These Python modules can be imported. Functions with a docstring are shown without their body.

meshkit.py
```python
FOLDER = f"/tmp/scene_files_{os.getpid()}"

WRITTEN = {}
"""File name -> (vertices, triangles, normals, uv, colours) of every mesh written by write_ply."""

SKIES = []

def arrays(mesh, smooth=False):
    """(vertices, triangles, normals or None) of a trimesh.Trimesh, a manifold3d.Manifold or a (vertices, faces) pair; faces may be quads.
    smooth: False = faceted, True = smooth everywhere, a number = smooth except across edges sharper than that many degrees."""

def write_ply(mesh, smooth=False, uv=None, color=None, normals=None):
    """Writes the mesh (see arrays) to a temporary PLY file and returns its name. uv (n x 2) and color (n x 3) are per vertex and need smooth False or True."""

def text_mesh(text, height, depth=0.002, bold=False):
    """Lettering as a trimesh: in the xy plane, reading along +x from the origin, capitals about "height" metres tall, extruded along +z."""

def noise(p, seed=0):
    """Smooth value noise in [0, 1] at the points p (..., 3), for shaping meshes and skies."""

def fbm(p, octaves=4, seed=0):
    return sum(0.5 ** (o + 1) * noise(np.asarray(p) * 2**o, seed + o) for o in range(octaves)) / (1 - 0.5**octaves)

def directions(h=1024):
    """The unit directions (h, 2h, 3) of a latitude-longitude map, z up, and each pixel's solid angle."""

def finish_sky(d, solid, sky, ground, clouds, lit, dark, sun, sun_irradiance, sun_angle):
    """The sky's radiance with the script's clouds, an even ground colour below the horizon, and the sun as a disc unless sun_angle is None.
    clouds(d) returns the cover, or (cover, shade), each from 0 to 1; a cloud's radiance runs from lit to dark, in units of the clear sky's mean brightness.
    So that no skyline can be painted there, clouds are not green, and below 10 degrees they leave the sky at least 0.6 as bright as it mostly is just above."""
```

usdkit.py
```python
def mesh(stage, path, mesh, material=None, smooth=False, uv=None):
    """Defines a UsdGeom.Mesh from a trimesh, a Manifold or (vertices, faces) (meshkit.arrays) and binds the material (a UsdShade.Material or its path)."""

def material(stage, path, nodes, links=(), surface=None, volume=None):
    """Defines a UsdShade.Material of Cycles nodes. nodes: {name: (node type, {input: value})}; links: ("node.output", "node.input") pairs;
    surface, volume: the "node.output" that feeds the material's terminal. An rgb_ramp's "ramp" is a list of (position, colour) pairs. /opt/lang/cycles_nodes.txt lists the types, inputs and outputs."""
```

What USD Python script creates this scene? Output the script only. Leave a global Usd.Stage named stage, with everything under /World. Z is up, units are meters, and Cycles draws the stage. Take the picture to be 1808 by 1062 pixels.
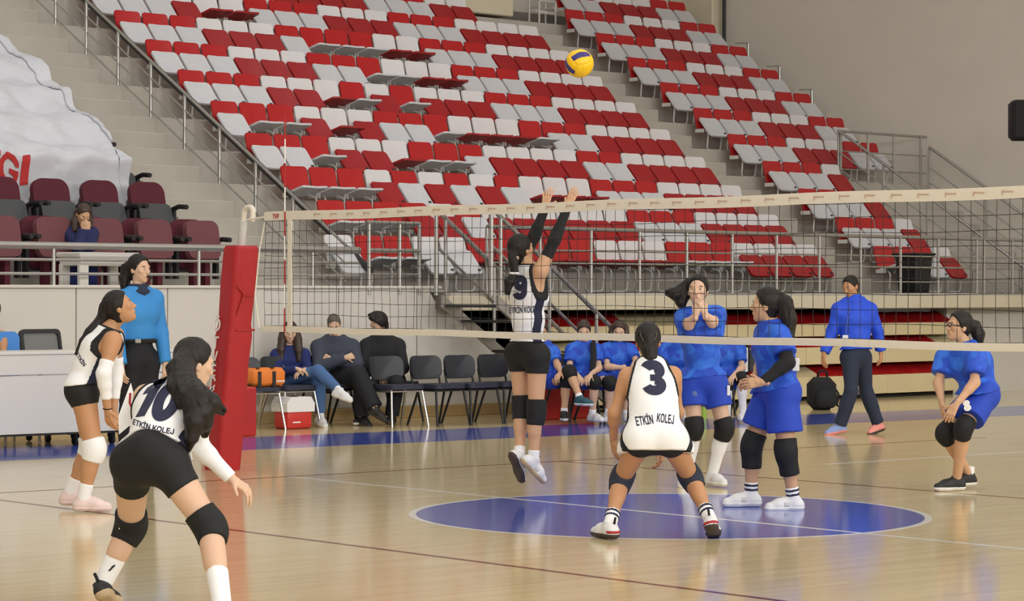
import math, numpy as np, trimesh, manifold3d
from shapely.geometry import Polygon, box as sbox, Point
from pxr import Usd, UsdGeom, UsdLux, UsdShade, Gf, Sdf
import usdkit, meshkit

stage = Usd.Stage.CreateInMemory()
UsdGeom.SetStageUpAxis(stage, UsdGeom.Tokens.z)
UsdGeom.SetStageMetersPerUnit(stage, 1.0)
UsdGeom.Xform.Define(stage, '/World')

# ---------------------------------------------------------------- camera, light, exposure
FPX, Y0, EYE, YAW, ROLL = 4540.43, 507.0, 1.5721, 0.709, 0.0028
CU = np.array([math.cos(YAW), math.sin(YAW)]); CV = np.array([-CU[1], CU[0]])
CC = np.array([1.0908, 17.81]); CAM = np.array([-CC @ CU, -CC @ CV])
RGT = np.array([CU[0], CV[0], 0.0]); FWD = np.array([CU[1], CV[1], 0.0]); UPZ = np.array([0, 0, 1.0])
cam = UsdGeom.Camera.Define(stage, '/World/camera')
cr, sr = math.cos(ROLL), math.sin(ROLL)
rc_, uc_ = cr * RGT + sr * UPZ, cr * UPZ - sr * RGT
M4 = Gf.Matrix4d(*rc_, 0, *uc_, 0, *(-FWD), 0, CAM[0], CAM[1], EYE, 1)
UsdGeom.Xformable(cam).AddTransformOp().Set(M4)
cam.CreateHorizontalApertureAttr(36.0); cam.CreateVerticalApertureAttr(36.0 * 1062 / 1808)
cam.CreateFocalLengthAttr(36.0 * FPX / 1808)
cam.CreateVerticalApertureOffsetAttr(-36.0 * (531 - Y0) / 1808)
cam.CreateClippingRangeAttr(Gf.Vec2f(0.1, 200))
cam.GetPrim().CreateAttribute('exposure', Sdf.ValueTypeNames.Float).Set(-0.1)

def rect_light(name, x, y, z, w, h, power, color=(0.97, 0.985, 1.0), tilt=None):
    l = UsdLux.RectLight.Define(stage, '/World/' + name)
    l.CreateWidthAttr(w); l.CreateHeightAttr(h); l.CreateIntensityAttr(power); l.CreateColorAttr(Gf.Vec3f(*color))
    l.AddTranslateOp().Set(Gf.Vec3d(x, y, z))
    if tilt: l.AddRotateXYZOp().Set(Gf.Vec3f(*tilt))
    return l
for i, lx in enumerate((-16, -9, -2, 5, 12)):
    for j, ly in enumerate((-12, -6.5, -1, 4.5, 10, 15.5)):
        rect_light('hall_lamp_%03d' % (i * 6 + j), lx, ly, 12.3, 2.4, 0.9, 12.0)

# frontal fill added behind the camera, set out as unseen high windows
for i, wx in enumerate((-19.5, -10.5, -1.5, 7.5, 16.5)):
    rect_light('front_fill_%03d' % i, wx, -19.95, 7.2, 7.0, 2.6, 15.0, (0.98, 0.99, 1.0), (90, 0, 0))

world = UsdLux.DomeLight.Define(stage, '/World/sky'); world.CreateIntensityAttr(0.05)

# ---------------------------------------------------------------- helpers
def lin(r, g, b):
    return tuple(((c / 255.0) / 12.92 if c <= 10 else (((c / 255.0) + 0.055) / 1.055) ** 2.4) for c in (r, g, b))

def ray(px, py):
    dx, dy = px - 904, py - Y0
    x, y = dx * cr + dy * sr, -dx * sr + dy * cr
    return x / FPX, -y / FPX                     # right and up per metre of depth
def at_depth(px, py, d):
    a, b = ray(px, py)
    return np.array([CAM[0], CAM[1], EYE]) + d * (FWD + a * RGT + b * UPZ)
def depth_on_floor(px, py, z=0.0):
    return (z - EYE) / ray(px, py)[1]
def on_floor(px, py, z=0.0):
    return at_depth(px, py, depth_on_floor(px, py, z))

NAMES = {}
def numbered(path):
    n = NAMES.get(path, 0); NAMES[path] = n + 1
    return path if n == 0 else '%s_%03d' % (path, n)
def parent_path(p):
    return '/World' if p is None else (p if isinstance(p, str) else str(p.GetPath()))
def tag(o, label=None, cat=None, group=None, kind=None):
    p = o.GetPrim() if hasattr(o, 'GetPrim') else o
    for k, v in (('label', label), ('category', cat), ('group', group), ('kind', kind)):
        if v: p.SetCustomDataByKey(k, v)
    return p
def thing(name, label=None, cat=None, loc=(0, 0, 0), rotz=0.0, group=None, kind=None):
    x = UsdGeom.Xform.Define(stage, numbered('/World/' + name))
    x.AddTranslateOp().Set(Gf.Vec3d(*map(float, loc))); x.AddRotateZOp().Set(float(rotz))
    return tag(x, label, cat, group, kind)
def obj(name, mesh, mat, parent=None, smooth=35, label=None, cat=None, group=None, kind=None):
    path = numbered(parent_path(parent) + '/' + name)
    m = usdkit.mesh(stage, path, mesh, MATS[mat], smooth=smooth)
    return tag(m, label, cat, group, kind)
def dup(root, loc, rotz, label=None, name=None, group=None):
    was = root.GetCustomData()
    r = thing(name or NAMEOF[str(root.GetPath())], label, was['category'], loc, rotz, group or was.get('group'))
    r.GetReferences().AddInternalReference(root.GetPath()); r.SetInstanceable(True)
    return r
NAMEOF = {}
def join(*ms):
    ms = [m for m in ms if m is not None]
    return trimesh.util.concatenate(ms)
def bx(x0, x1, y0, y1, z0, z1, bev=0.0):
    if bev > 0:
        b = min(bev, (x1 - x0) * .49, (y1 - y0) * .49, (z1 - z0) * .49)
        pts = []
        for sx in (0, 1):
            for sy in (0, 1):
                for sz in (0, 1):
                    c = np.array([(x0, x1)[sx], (y0, y1)[sy], (z0, z1)[sz]], float)
                    s = np.array([1 - 2 * sx, 1 - 2 * sy, 1 - 2 * sz]) * b
                    for k in range(3):
                        o = s.copy(); o[k] = 0; pts.append(c + o)
        return trimesh.convex.convex_hull(np.array(pts))
    m = trimesh.creation.box(extents=(x1 - x0, y1 - y0, z1 - z0))
    m.apply_translation(((x0 + x1) / 2, (y0 + y1) / 2, (z0 + z1) / 2)); return m
def tube(a, b, r, n=10):
    a, b = np.asarray(a, float), np.asarray(b, float)
    m = trimesh.creation.cylinder(radius=r, segment=[a, b], sections=n)
    return m
def pipe(pts, r, n=8):
    """one swept tube through the points, mitred at the bends"""
    P = np.asarray(pts, float); T = np.gradient(P, axis=0)
    T /= np.linalg.norm(T, axis=1)[:, None]
    ref = np.array([0, 0, 1.0]) if abs(T[0][2]) < .9 else np.array([1.0, 0, 0])
    ang = np.linspace(0, 2 * math.pi, n, endpoint=False); rings = []
    u = np.cross(T[0], ref); u /= np.linalg.norm(u)
    for p, t in zip(P, T):
        u = u - t * (u @ t); u /= np.linalg.norm(u); w = np.cross(t, u)
        rings.append(p + r * (np.cos(ang)[:, None] * u + np.sin(ang)[:, None] * w))
    V = np.vstack(rings + [P[:1], P[-1:]]); F = []
    for i in range(len(P) - 1):
        for j in range(n):
            a, b = i * n + j, i * n + (j + 1) % n
            F += [(a, b, b + n), (a, b + n, a + n)]
    e = len(P) * n
    for j in range(n):
        F += [(e, (j + 1) % n, j), (e + 1, e - n + j, e - n + (j + 1) % n)]
    return trimesh.Trimesh(V, F, process=False)
def arc_pts(pts, rad=0.05, n=4):
    """rounds the corners of a polyline"""
    P = [np.asarray(p, float) for p in pts]; out = [P[0]]
    for a, b, c in zip(P, P[1:], P[2:]):
        u, v = (a - b), (c - b); lu, lv = np.linalg.norm(u), np.linalg.norm(v)
        r = min(rad, lu * .45, lv * .45); s, e = b + u / lu * r, b + v / lv * r
        for k in range(n + 1):
            t = k / n; out.append((1 - t) ** 2 * s + 2 * t * (1 - t) * b + t * t * e)
    return out + [P[-1]]
def extrude(poly, h, axis='z', at=0.0):
    m = trimesh.creation.extrude_polygon(poly, h, engine='earcut'); m.apply_translation((0, 0, at))
    if axis == 'y':   # polygon in x,z ; thickness along y
        v = m.vertices.copy(); m.vertices = np.stack([v[:, 0], v[:, 2], v[:, 1]], 1); m.invert()
    if axis == 'x':   # polygon in y,z ; thickness along x
        v = m.vertices.copy(); m.vertices = np.stack([v[:, 2], v[:, 0], v[:, 1]], 1)
    return m
def rrect(w, h, r, q=4):
    return sbox(-w / 2 + r, -h / 2 + r, w / 2 - r, h / 2 - r).buffer(r, quad_segs=q)
def moved(m, t): m = m.copy(); m.apply_translation(t); return m
def rotated(m, ang, axis, at=(0, 0, 0)):
    m = m.copy(); m.apply_transform(trimesh.transformations.rotation_matrix(ang, axis, at)); return m
def ball(c, r, sub=2, sc=(1, 1, 1)):
    m = trimesh.creation.icosphere(subdivisions=sub, radius=1.0); m.apply_scale(np.array(sc) * r); m.apply_translation(c); return m
def text_xz(text, height, center, bold=True, depth=0.004, flip=False):
    """lettering standing in the x,z plane, read from -y"""
    m = meshkit.text_mesh(text, height, depth, bold); c = m.bounds.mean(0); m.apply_translation((-c[0], -c[1], 0))
    v = m.vertices.copy(); m.vertices = np.stack([v[:, 0], -v[:, 2], v[:, 1]], 1); m.apply_translation(center); return m

# ---------------------------------------------------------------- materials
MATS = {}
def mat(name, color, rough=0.5, noise=None, spec=0.5, metal=0.0, coat=0.0, bump=None, extra=None):
    """color sRGB 0-255; noise=(scale, amount) varies the tone; bump=(scale, height)"""
    c = np.array(lin(*color)); nodes = {'p': ('principled_bsdf', dict(base_color=tuple(c), roughness=rough, specular_ior_level=spec, metallic=metal, coat_weight=coat, **(extra or {})))}
    links = []
    if noise or bump: nodes['t'] = ('texture_coordinate', {})
    if noise:
        nodes['n'] = ('noise_texture', {'scale': float(noise[0]), 'detail': 4.0})
        lo, hi = tuple(np.clip(c * (1 - noise[1]), 0, 1)), tuple(np.clip(c * (1 + noise[1]), 0, 1))
        nodes['r'] = ('rgb_ramp', {'ramp': [(0.25, lo), (0.75, hi)]})
        links += [('t.object', 'n.vector'), ('n.fac', 'r.fac'), ('r.color', 'p.base_color')]
    if bump:
        nodes['bn'] = ('noise_texture', {'scale': float(bump[0]), 'detail': 3.0}); nodes['b'] = ('bump', {'strength': 0.6, 'distance': float(bump[1])})
        links += [('t.object', 'bn.vector'), ('bn.fac', 'b.height'), ('b.normal', 'p.normal')]
    MATS[name] = usdkit.material(stage, '/World/Looks/' + name, nodes, links, surface='p.BSDF')
WALLC = (220, 213, 202)
mat('wall_paint', WALLC, .7, (1.2, .03))
mat('cream_paint', (214, 204, 180), .6, (1.5, .04))
mat('wall_panel', (218, 213, 205), .5, (1.0, .03))
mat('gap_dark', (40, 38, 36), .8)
mat('concrete', (184, 178, 168), .8, (1.7, .07), bump=(30, .002))
mat('ceiling_white', (215, 215, 212), .8)
mat('steel', (176, 174, 170), .35, metal=.75)
mat('grey_metal', (150, 150, 150), .4, metal=.4)
mat('pale_frame', (206, 204, 200), .45)
mat('dark_metal', (58, 58, 60), .4, metal=.5)
mat('seat_red', (182, 28, 32), .38, (5, .05))
mat('seat_white', (226, 224, 226), .42, (5, .03))
mat('seat_maroon', (86, 20, 38), .75, (60, .1))
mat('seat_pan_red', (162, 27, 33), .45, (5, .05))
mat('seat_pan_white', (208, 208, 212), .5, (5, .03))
mat('seat_maroon_pale', (114, 66, 72), .8, (60, .06))
mat('black_plastic', (30, 30, 33), .45)
mat('grey_plastic', (70, 72, 76), .5)
mat('rubber', (24, 24, 25), .8)
mat('bench_red', (190, 38, 34), .45)
mat('cream_board', (222, 206, 164), .5, (2, .04))
mat('court_blue', (40, 62, 172), .3)
mat('court_white', (236, 234, 226), .3)
mat('court_brown', (120, 66, 48), .3)
mat('baseboard_wood', (196, 168, 118), .5, (6, .08))
mat('tape_white', (232, 223, 208), .7, (20, .03))
mat('net_cord', (40, 36, 32), .8)
mat('print_rust', (202, 172, 152), .8)
mat('print_red', (176, 44, 40), .7)
mat('pad_red', (178, 34, 40), .5, (3, .07), bump=(5, .01))
mat('pad_letter', (238, 226, 220), .6)
mat('fabric_white', (248, 247, 248), .8, (8, .02))
mat('banner_white', (208, 209, 217), .75, (2, .03))
mat('banner_red', (196, 52, 52), .75)
mat('fabric_navy', (34, 36, 62), .8)
mat('navy_print', (36, 38, 66), .7)
mat('fabric_black', (26, 26, 28), .85)
mat('spandex_black', (20, 20, 22), .75)
mat('pad_navy', (46, 50, 66), .85)
mat('blue_short', (30, 68, 186), .7, (6, .06))
mat('blue_jacket', (30, 78, 222), .6, (5, .05))
mat('blue_ref', (58, 142, 214), .75, (5, .04))
mat('trouser_navy', (36, 46, 68), .8, (6, .06))
mat('trouser_black', (24, 25, 32), .8)
mat('denim', (76, 110, 160), .85, (9, .1))
mat('navy_jacket', (30, 36, 84), .85, (9, .08))
mat('navy_sweater', (34, 46, 104), .85, (9, .08))
mat('grey_sweater', (62, 68, 82), .85, (9, .08))
mat('black_cloth', (30, 30, 34), .85, (9, .1))
mat('skin_tan', (198, 146, 106), .55, extra=dict(subsurface_weight=.08, subsurface_scale=.01))
mat('skin_fair', (222, 182, 154), .55, extra=dict(subsurface_weight=.08, subsurface_scale=.01))
mat('skin_mid', (212, 166, 130), .55, extra=dict(subsurface_weight=.08, subsurface_scale=.01))
mat('lip', (178, 96, 88), .5)
mat('eye_white', (232, 228, 222), .3)
mat('eye_dark', (34, 24, 20), .3)
mat('hair_black', (34, 29, 27), .5, (30, .4), .3, bump=(70, .004))
mat('hair_brown', (62, 46, 38), .45, (30, .3), bump=(55, .004))
mat('hair_grey', (92, 84, 78), .5, (30, .2))
mat('shoe_white', (232, 232, 234), .55)
mat('shoe_pink', (236, 212, 208), .55)
mat('shoe_black', (34, 34, 36), .6)
mat('shoe_blue', (140, 160, 214), .5)
mat('shoe_coral', (238, 150, 140), .5)
mat('shoe_teal', (42, 88, 98), .55)
mat('sole_white', (240, 238, 234), .5)
mat('sole_dark', (66, 54, 48), .6)
mat('sole_gum', (196, 172, 138), .6)
mat('cooler_red', (206, 52, 48), .35)
mat('cooler_white', (240, 240, 240), .35)
mat('bag_orange', (238, 132, 50), .65)
mat('chair_vinyl', (48, 50, 56), .42)
mat('chair_seat_cloth', (46, 48, 66), .6)
mat('chrome', (205, 204, 200), .22, metal=.9)
mat('desk_white', (224, 220, 213), .4)
mat('paper', (240, 240, 238), .8)
mat('screen_grey', (122, 122, 122), .5)
mat('blue_plastic', (72, 142, 226), .45)
mat('ball_yellow', (250, 200, 20), .4)
mat('ball_blue', (58, 48, 124), .4)
mat('whistle_black', (16, 16, 16), .3)
mat('card_white', (226, 226, 236), .5)
mat('bottle_green', (176, 214, 90), .3)
mat('speaker_black', (32, 33, 36), .6)
mat('logo_blue', (90, 110, 170), .5)
mat('laces_red', (176, 40, 46), .6)

# maple floor: narrow strips, lacquered
MATS['floor_wood'] = usdkit.material(stage, '/World/Looks/floor_wood', {
    't': ('texture_coordinate', {}),
    'br': ('brick_texture', {'scale': 1.0, 'brick_width': 1.4, 'row_height': 0.075, 'mortar_size': 0.0012, 'mortar_smooth': .3, 'bias': 0.0,
                             'color1': lin(214, 194, 150), 'color2': lin(220, 202, 158), 'mortar': lin(204, 184, 142)}),
    'mp': ('mapping', {'scale': (0.7, 6.0, 1.0)}),
    'n': ('noise_texture', {'scale': 1.6, 'detail': 5.0}),
    'r': ('rgb_ramp', {'ramp': [(0.3, (.92, .91, .88)), (0.7, (1.04, 1.04, 1.04))]}),
    'm': ('mix', {'mix_type': 'multiply', 'fac': 1.0}),
    'p': ('principled_bsdf', {'roughness': .12, 'specular_ior_level': .65})},
    [('t.object', 'br.vector'), ('t.object', 'mp.vector'), ('mp.vector', 'n.vector'), ('n.fac', 'r.fac'), ('br.color', 'm.color1'), ('r.color', 'm.color2'), ('m.color', 'p.base_color')], surface='p.BSDF')
for nm, c in (('court_blue', (66, 88, 182)), ('court_white', (238, 236, 230)), ('court_brown', (126, 70, 52))):
    MATS[nm] = usdkit.material(stage, '/World/Looks/' + nm + '_paint', {'p': ('principled_bsdf', {'base_color': lin(*c), 'roughness': .12, 'specular_ior_level': .65})}, [], surface='p.BSDF')
# printed blue match shirt: faceted lighter and darker blue
MATS['jersey_blue'] = usdkit.material(stage, '/World/Looks/jersey_blue', {
    't': ('texture_coordinate', {}),
    'v': ('voronoi_texture', {'scale': 13.0, 'feature': 'f1'}), 's': ('separate_color', {}),
    'r': ('rgb_ramp', {'ramp': [(0.0, lin(28, 70, 190)), (0.5, lin(36, 90, 212)), (0.85, lin(50, 118, 230)), (1.0, lin(32, 80, 200))]}),
    'p': ('principled_bsdf', {'roughness': .65})},
    [('t.object', 'v.vector'), ('v.color', 's.color'), ('s.r', 'r.fac'), ('r.color', 'p.base_color')], surface='p.BSDF')
# ---------------------------------------------------------------- the hall
PH = math.radians(3.0); SP0 = np.array([5.14, 11.0]); SROT = 3.0       # the stand's own axes: s along it, t back from its front edge
SU = np.array([math.cos(PH), math.sin(PH)]); SV = np.array([-SU[1], SU[0]])
def st(s, t, z=0.0): return np.array([*(SP0 + s * SU + t * SV), z])
STAND = (SP0[0], SP0[1], 0.0)
def struct(name, label=None, off=(0, 0)): return thing(name, label, None, st(off[0], off[1]), SROT, kind='structure')
WOFF = (.19, .30)      # the low wall stands a little behind the platform's edge

ROW_DT, ROW_DZ, PLAT, VDZ = .752, .464, 1.46, .405
def tread(r): return PLAT + .04 + ROW_DZ * r
END = 17.2

fl = thing('floor', 'pale lacquered maple sports floor with blue run-off band and centre circle', None, kind='structure')
obj('floor_boards', bx(-26, 27, -20, 16, -.2, 0), 'floor_wood', fl, smooth=False)
def flat(poly, z0, z1): return extrude(poly, z1 - z0, at=z0)
band = Polygon([(-14, 7.74), (-.89, 7.64), (13.2, 7.25), (24, 6.95), (24, 8.6), (15.18, 8.84), (3.07, 9.25), (-14, 9.75)])
obj('run_off_band', flat(band, .0004, .001), 'court_blue', fl, smooth=False, label='blue painted run-off band along the benches')
obj('centre_circle', flat(Point(0, 0).buffer(1.75, quad_segs=48), .0004, .001), 'court_blue', fl, smooth=False, label='blue painted centre circle')
obj('court_line', flat(Point(0, 0).buffer(1.8, quad_segs=48).difference(Point(0, 0).buffer(1.75, quad_segs=48)), .0006, .0012), 'court_white', fl, smooth=False, label='white ring around the blue centre circle')
def line(a, b, w, mt, lab): obj('court_line', flat(Polygon([(a[0], a[1] - w / 2), (b[0], b[1] - w / 2), (b[0], b[1] + w / 2), (a[0], a[1] + w / 2)]) if abs(a[1] - b[1]) < .01 else sbox(a[0] - w / 2, a[1], a[0] + w / 2, b[1]), .0008, .0016), mt, fl, smooth=False, label=lab)
line((0, -7.5), (0, 4.5), .05, 'court_white', 'white line under the net across the circle')
line((-3, -7.5), (-3, 4.5), .04, 'court_brown', 'thin brown attack line on the near half')
line((3, -7.5), (3, 4.5), .035, 'court_brown', 'thin brown attack line on the far half')
line((-9, 4.5), (9, 4.5), .035, 'court_brown', 'thin brown side line towards the benches')
line((4.6, 2.75), (12.4, 2.75), .05, 'court_white', 'white court line behind the far attack line')
line((8.2, -6), (8.2, 2.75), .05, 'court_white', 'white court line on the far half')

# parapet wall of the left stand with its large panels
wf = struct('wall_front', 'low beige panelled wall under the stand railing', WOFF)
seams = [-10.4, -9.2, -8.0, -6.8, -5.6, -4.5, -3.35, -2.15, -.95, .3, 1.52, 2.6]
for a, b in zip(seams, seams[1:]):
    top = 1.545 if b < 2 else 1.545
    if b > 2:   # the last panel ends at the stair's slope
        pl = Polygon([(a + .006, .14), (b + .9, .14), (b + .9, .3), (1.80, 1.40), (1.70, 1.545), (a + .006, 1.545)])
        obj('wall_panel', extrude(pl, .12, 'y', 0.0), 'wall_panel', wf, smooth=False)
    else:
        obj('wall_panel', bx(a + .006, b - .006, 0, .12, .14, top, .008), 'wall_panel', wf, smooth=False)
obj('panel_backing', bx(-10.4, 1.55, .12, .3, 0, 1.5), 'gap_dark', wf, smooth=False)
obj('baseboard', bx(-10.4, 3.5, -.02, .12, 0, .14, .006), 'baseboard_wood', wf, smooth=False, label='pale wooden skirting')
obj('coping', bx(-10.4, 1.9, -.03, .32, 1.545, 1.58, .008), 'wall_panel', wf, smooth=False)

# stepped concrete terraces
ter = struct('terrace', 'stepped grey concrete terraces of the grandstand')
def terraces(s0, s1, n, dz, first=0):
    for r in range(first, n):
        z1 = PLAT + .04 + dz * r
        t0 = 1.45 + ROW_DT * r if r > 0 else (.40 if s1 < 2.1 else .02)
        obj('terrace_step', bx(s0, s1, t0, 1.45 + ROW_DT * (r + 1) + .03, z1 - dz - .02 if r else PLAT - .16, z1, .004), 'concrete', ter, smooth=False)
terraces(-12, .12, 12, VDZ)                       # under the armchairs
terraces(.12, 2.0, 12, ROW_DZ)                    # aisle
terraces(2.0, 11.28, 12, ROW_DZ)
terraces(11.28, 12.45, 11, ROW_DZ)
terraces(12.45, 14.72, 11, ROW_DZ)
terraces(14.72, END, 11, ROW_DZ)
for s0, s1, n in ((.2, 1.3, 11), (11.4, 12.4, 10), (14.95, END - .05, 4)):
    for r in range(n):                             # half steps in the aisles
        t1 = 1.45 + ROW_DT * (r + 1)
        obj('aisle_step', bx(s0, s1, t1 - .36, t1 + .02, tread(r) - .01, tread(r) + ROW_DZ / 2, .01), 'concrete', ter, smooth=False)
obj('terrace_step', bx(-12, END, 10.4, 14, PLAT, tread(10.8), .01), 'concrete', ter, smooth=False)
# edge beam of the platform over the retracted bleacher
obj('edge_beam', bx(1.95, END, -.02, .1, 1.282, 1.46, .01), 'cream_paint', ter, smooth=False, label='cream edge beam of the platform')
obj('platform_slab', bx(2.0, END, .1, 2.2, 1.3, 1.5), 'concrete', ter, smooth=False)

we = struct('wall_end', 'tall plain grey-beige end wall of the hall')
obj('wall_face', bx(END, END + .3, -34, 16, 0, 13.5), 'wall_paint', we, smooth=False)
obj('pilaster', bx(END - .25, END + .02, 9.25, 10.35, 6.1, 13.0, .02), 'cream_paint', we, smooth=False, label='pale pilaster in the upper corner')
obj('downpipe', pipe([(END - .07, 9.12, 6.0), (END - .07, 9.12, 13)], .035), 'dark_metal', we, label='thin dark downpipe')
wb = struct('wall_back', 'plain back wall above the stand')
obj('wall_face', bx(-12, END, 10.4, 10.7, 5.5, 13.5), 'wall_paint', wb, smooth=False)
obj('wall_block', bx(8.2, 11.6, 9.0, 10.45, 6.2, 13.0, .02), 'cream_paint', wb, smooth=False, label='cream wall block beside the upper entrance')
wu = struct('wall_under', 'beige wall below the platform beside the bleacher')
obj('wall_face', bx(12.45, END, .5, .8, 0, 1.32), 'wall_panel', wu, smooth=False)
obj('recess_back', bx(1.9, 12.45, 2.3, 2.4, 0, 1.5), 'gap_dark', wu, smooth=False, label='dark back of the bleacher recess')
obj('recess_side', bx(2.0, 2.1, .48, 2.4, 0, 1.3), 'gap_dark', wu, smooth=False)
wl = thing('wall_left', None, None, kind='structure'); obj('wall_face', bx(-26.3, -26, -20, 30, 0, 13.5), 'wall_paint', wl, smooth=False)
wn = thing('wall_near', None, None, kind='structure'); obj('wall_face', bx(-26, 27, -20.3, -20, 0, 13.5), 'wall_paint', wn, smooth=False)
for i, wx in enumerate((-19.5, -10.5, -1.5, 7.5, 16.5)):       # unseen window frames added around the fill lamps
    w = thing('window_%d' % (i + 1), None, None, (wx, -19.96, 7.2), 0, kind='structure')
    obj('added_window_frame', extrude(sbox(-3.6, -1.4, 3.6, 1.4).difference(sbox(-3.5, -1.3, 3.5, 1.3)), .12, 'y', -.02), 'grey_metal', w, smooth=False)
    for k in (-1.75, 0, 1.75): obj('added_mullion', bx(k - .03, k + .03, .02, .08, -1.3, 1.3), 'grey_metal', w, smooth=False)
ce = thing('ceiling', None, None, kind='structure'); obj('ceiling_face', bx(-26, 27, -20, 30, 12.6, 12.9), 'ceiling_white', ce, smooth=False)

# ---------------------------------------------------------------- folding seats of the stand
def shell(w, h, t, r, bend=0.0, n=6):
    """rounded plate in x,z with its bottom edge at z=0, thickness along y, hollowed towards +y"""
    m = extrude(rrect(w, h, r, 3), t, 'y'); m.apply_translation((0, -t / 2, h / 2))
    if bend:
        m = m.subdivide()
        v = m.vertices.copy(); v[:, 1] += bend * (1 - (2 * v[:, 0] / w) ** 2); m.vertices = v
    return m
def lean(m, base, top_y, top_z, h):
    """tilts a shell so that it runs from base (y,z) to (top_y, top_z)"""
    ang = math.atan2(top_y - base[0], top_z - base[1])
    m = rotated(m, -ang, (1, 0, 0)); m.apply_translation((0, base[0], base[1])); return m
SW = .435
back_mesh = lean(shell(SW, .40, .022, .05, .015), (-.11, .335), 0.0, .72, .40)
pan_up_mesh = lean(shell(SW, .41, .03, .055, .012), (-.395, .238), -.125, .543, .41)
pan_dn_mesh = rotated(shell(SW, .40, .028, .055, -.012), math.radians(76), (1, 0, 0)); pan_dn_mesh.apply_translation((0, -.10, .345))
leg_mesh = pipe(arc_pts([(-.10, -.12, .36), (-.165, -.30, .30), (-.165, -.27, .015), (.165, -.27, .015), (.165, -.30, .30), (.10, -.12, .36)], .06, 3), .0135, 6)
post_mesh = [bx(-.16, -.13, -.16, -.12, 0, .34), bx(.13, .16, -.16, -.12, 0, .34)]
arm_mesh = [bx(-.222, -.205, -.24, -.06, .30, .36), bx(.205, .222, -.24, -.06, .30, .36)]
hinge_mesh = bx(SW / 2 - .07, SW / 2 - .035, -.385, -.36, .28, .305)
SEAT = {}
CN = {'r': 'red', 'w': 'white'}
CODE = {'a': ('red', 'white', 'up'), 'b': ('white', 'red', 'up'), 'r': ('red', 'red', 'up'), 'w': ('white', 'white', 'up'),
        'A': ('red', 'white', 'down'), 'B': ('white', 'red', 'down'), 'R': ('red', 'red', 'down'), 'W': ('white', 'white', 'down')}
ORD = ['first', 'second', 'third', 'fourth', 'fifth', 'sixth', 'seventh', 'eighth', 'ninth', 'tenth', 'eleventh', 'twelfth', 'thirteenth', 'fourteenth', 'fifteenth', 'sixteenth', 'seventeenth', 'eighteenth', 'nineteenth', 'twentieth', 'twenty-first']
def seat(code, s, r, label, group):
    loc = st(s, 2.0 + ROW_DT * r, tread(r)); bk, pn, state = CODE[code]
    if code in SEAT: return dup(SEAT[code], loc, SROT, label, 'folding_seat', group)
    t = SEAT[code] = thing('folding_seat', label, 'seat', loc, SROT, group)
    obj('backrest', back_mesh, 'seat_' + bk, t, label=bk + ' plastic backrest')
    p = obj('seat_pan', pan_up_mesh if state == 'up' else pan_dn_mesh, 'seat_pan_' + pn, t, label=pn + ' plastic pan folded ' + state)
    if state == 'up': obj('hinge_cap', hinge_mesh, 'grey_plastic', p)
    obj('leg_frame', leg_mesh, 'pale_frame', t)
    for a in arm_mesh: obj('side_bracket', a, 'pale_frame', t)
    return t
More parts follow.
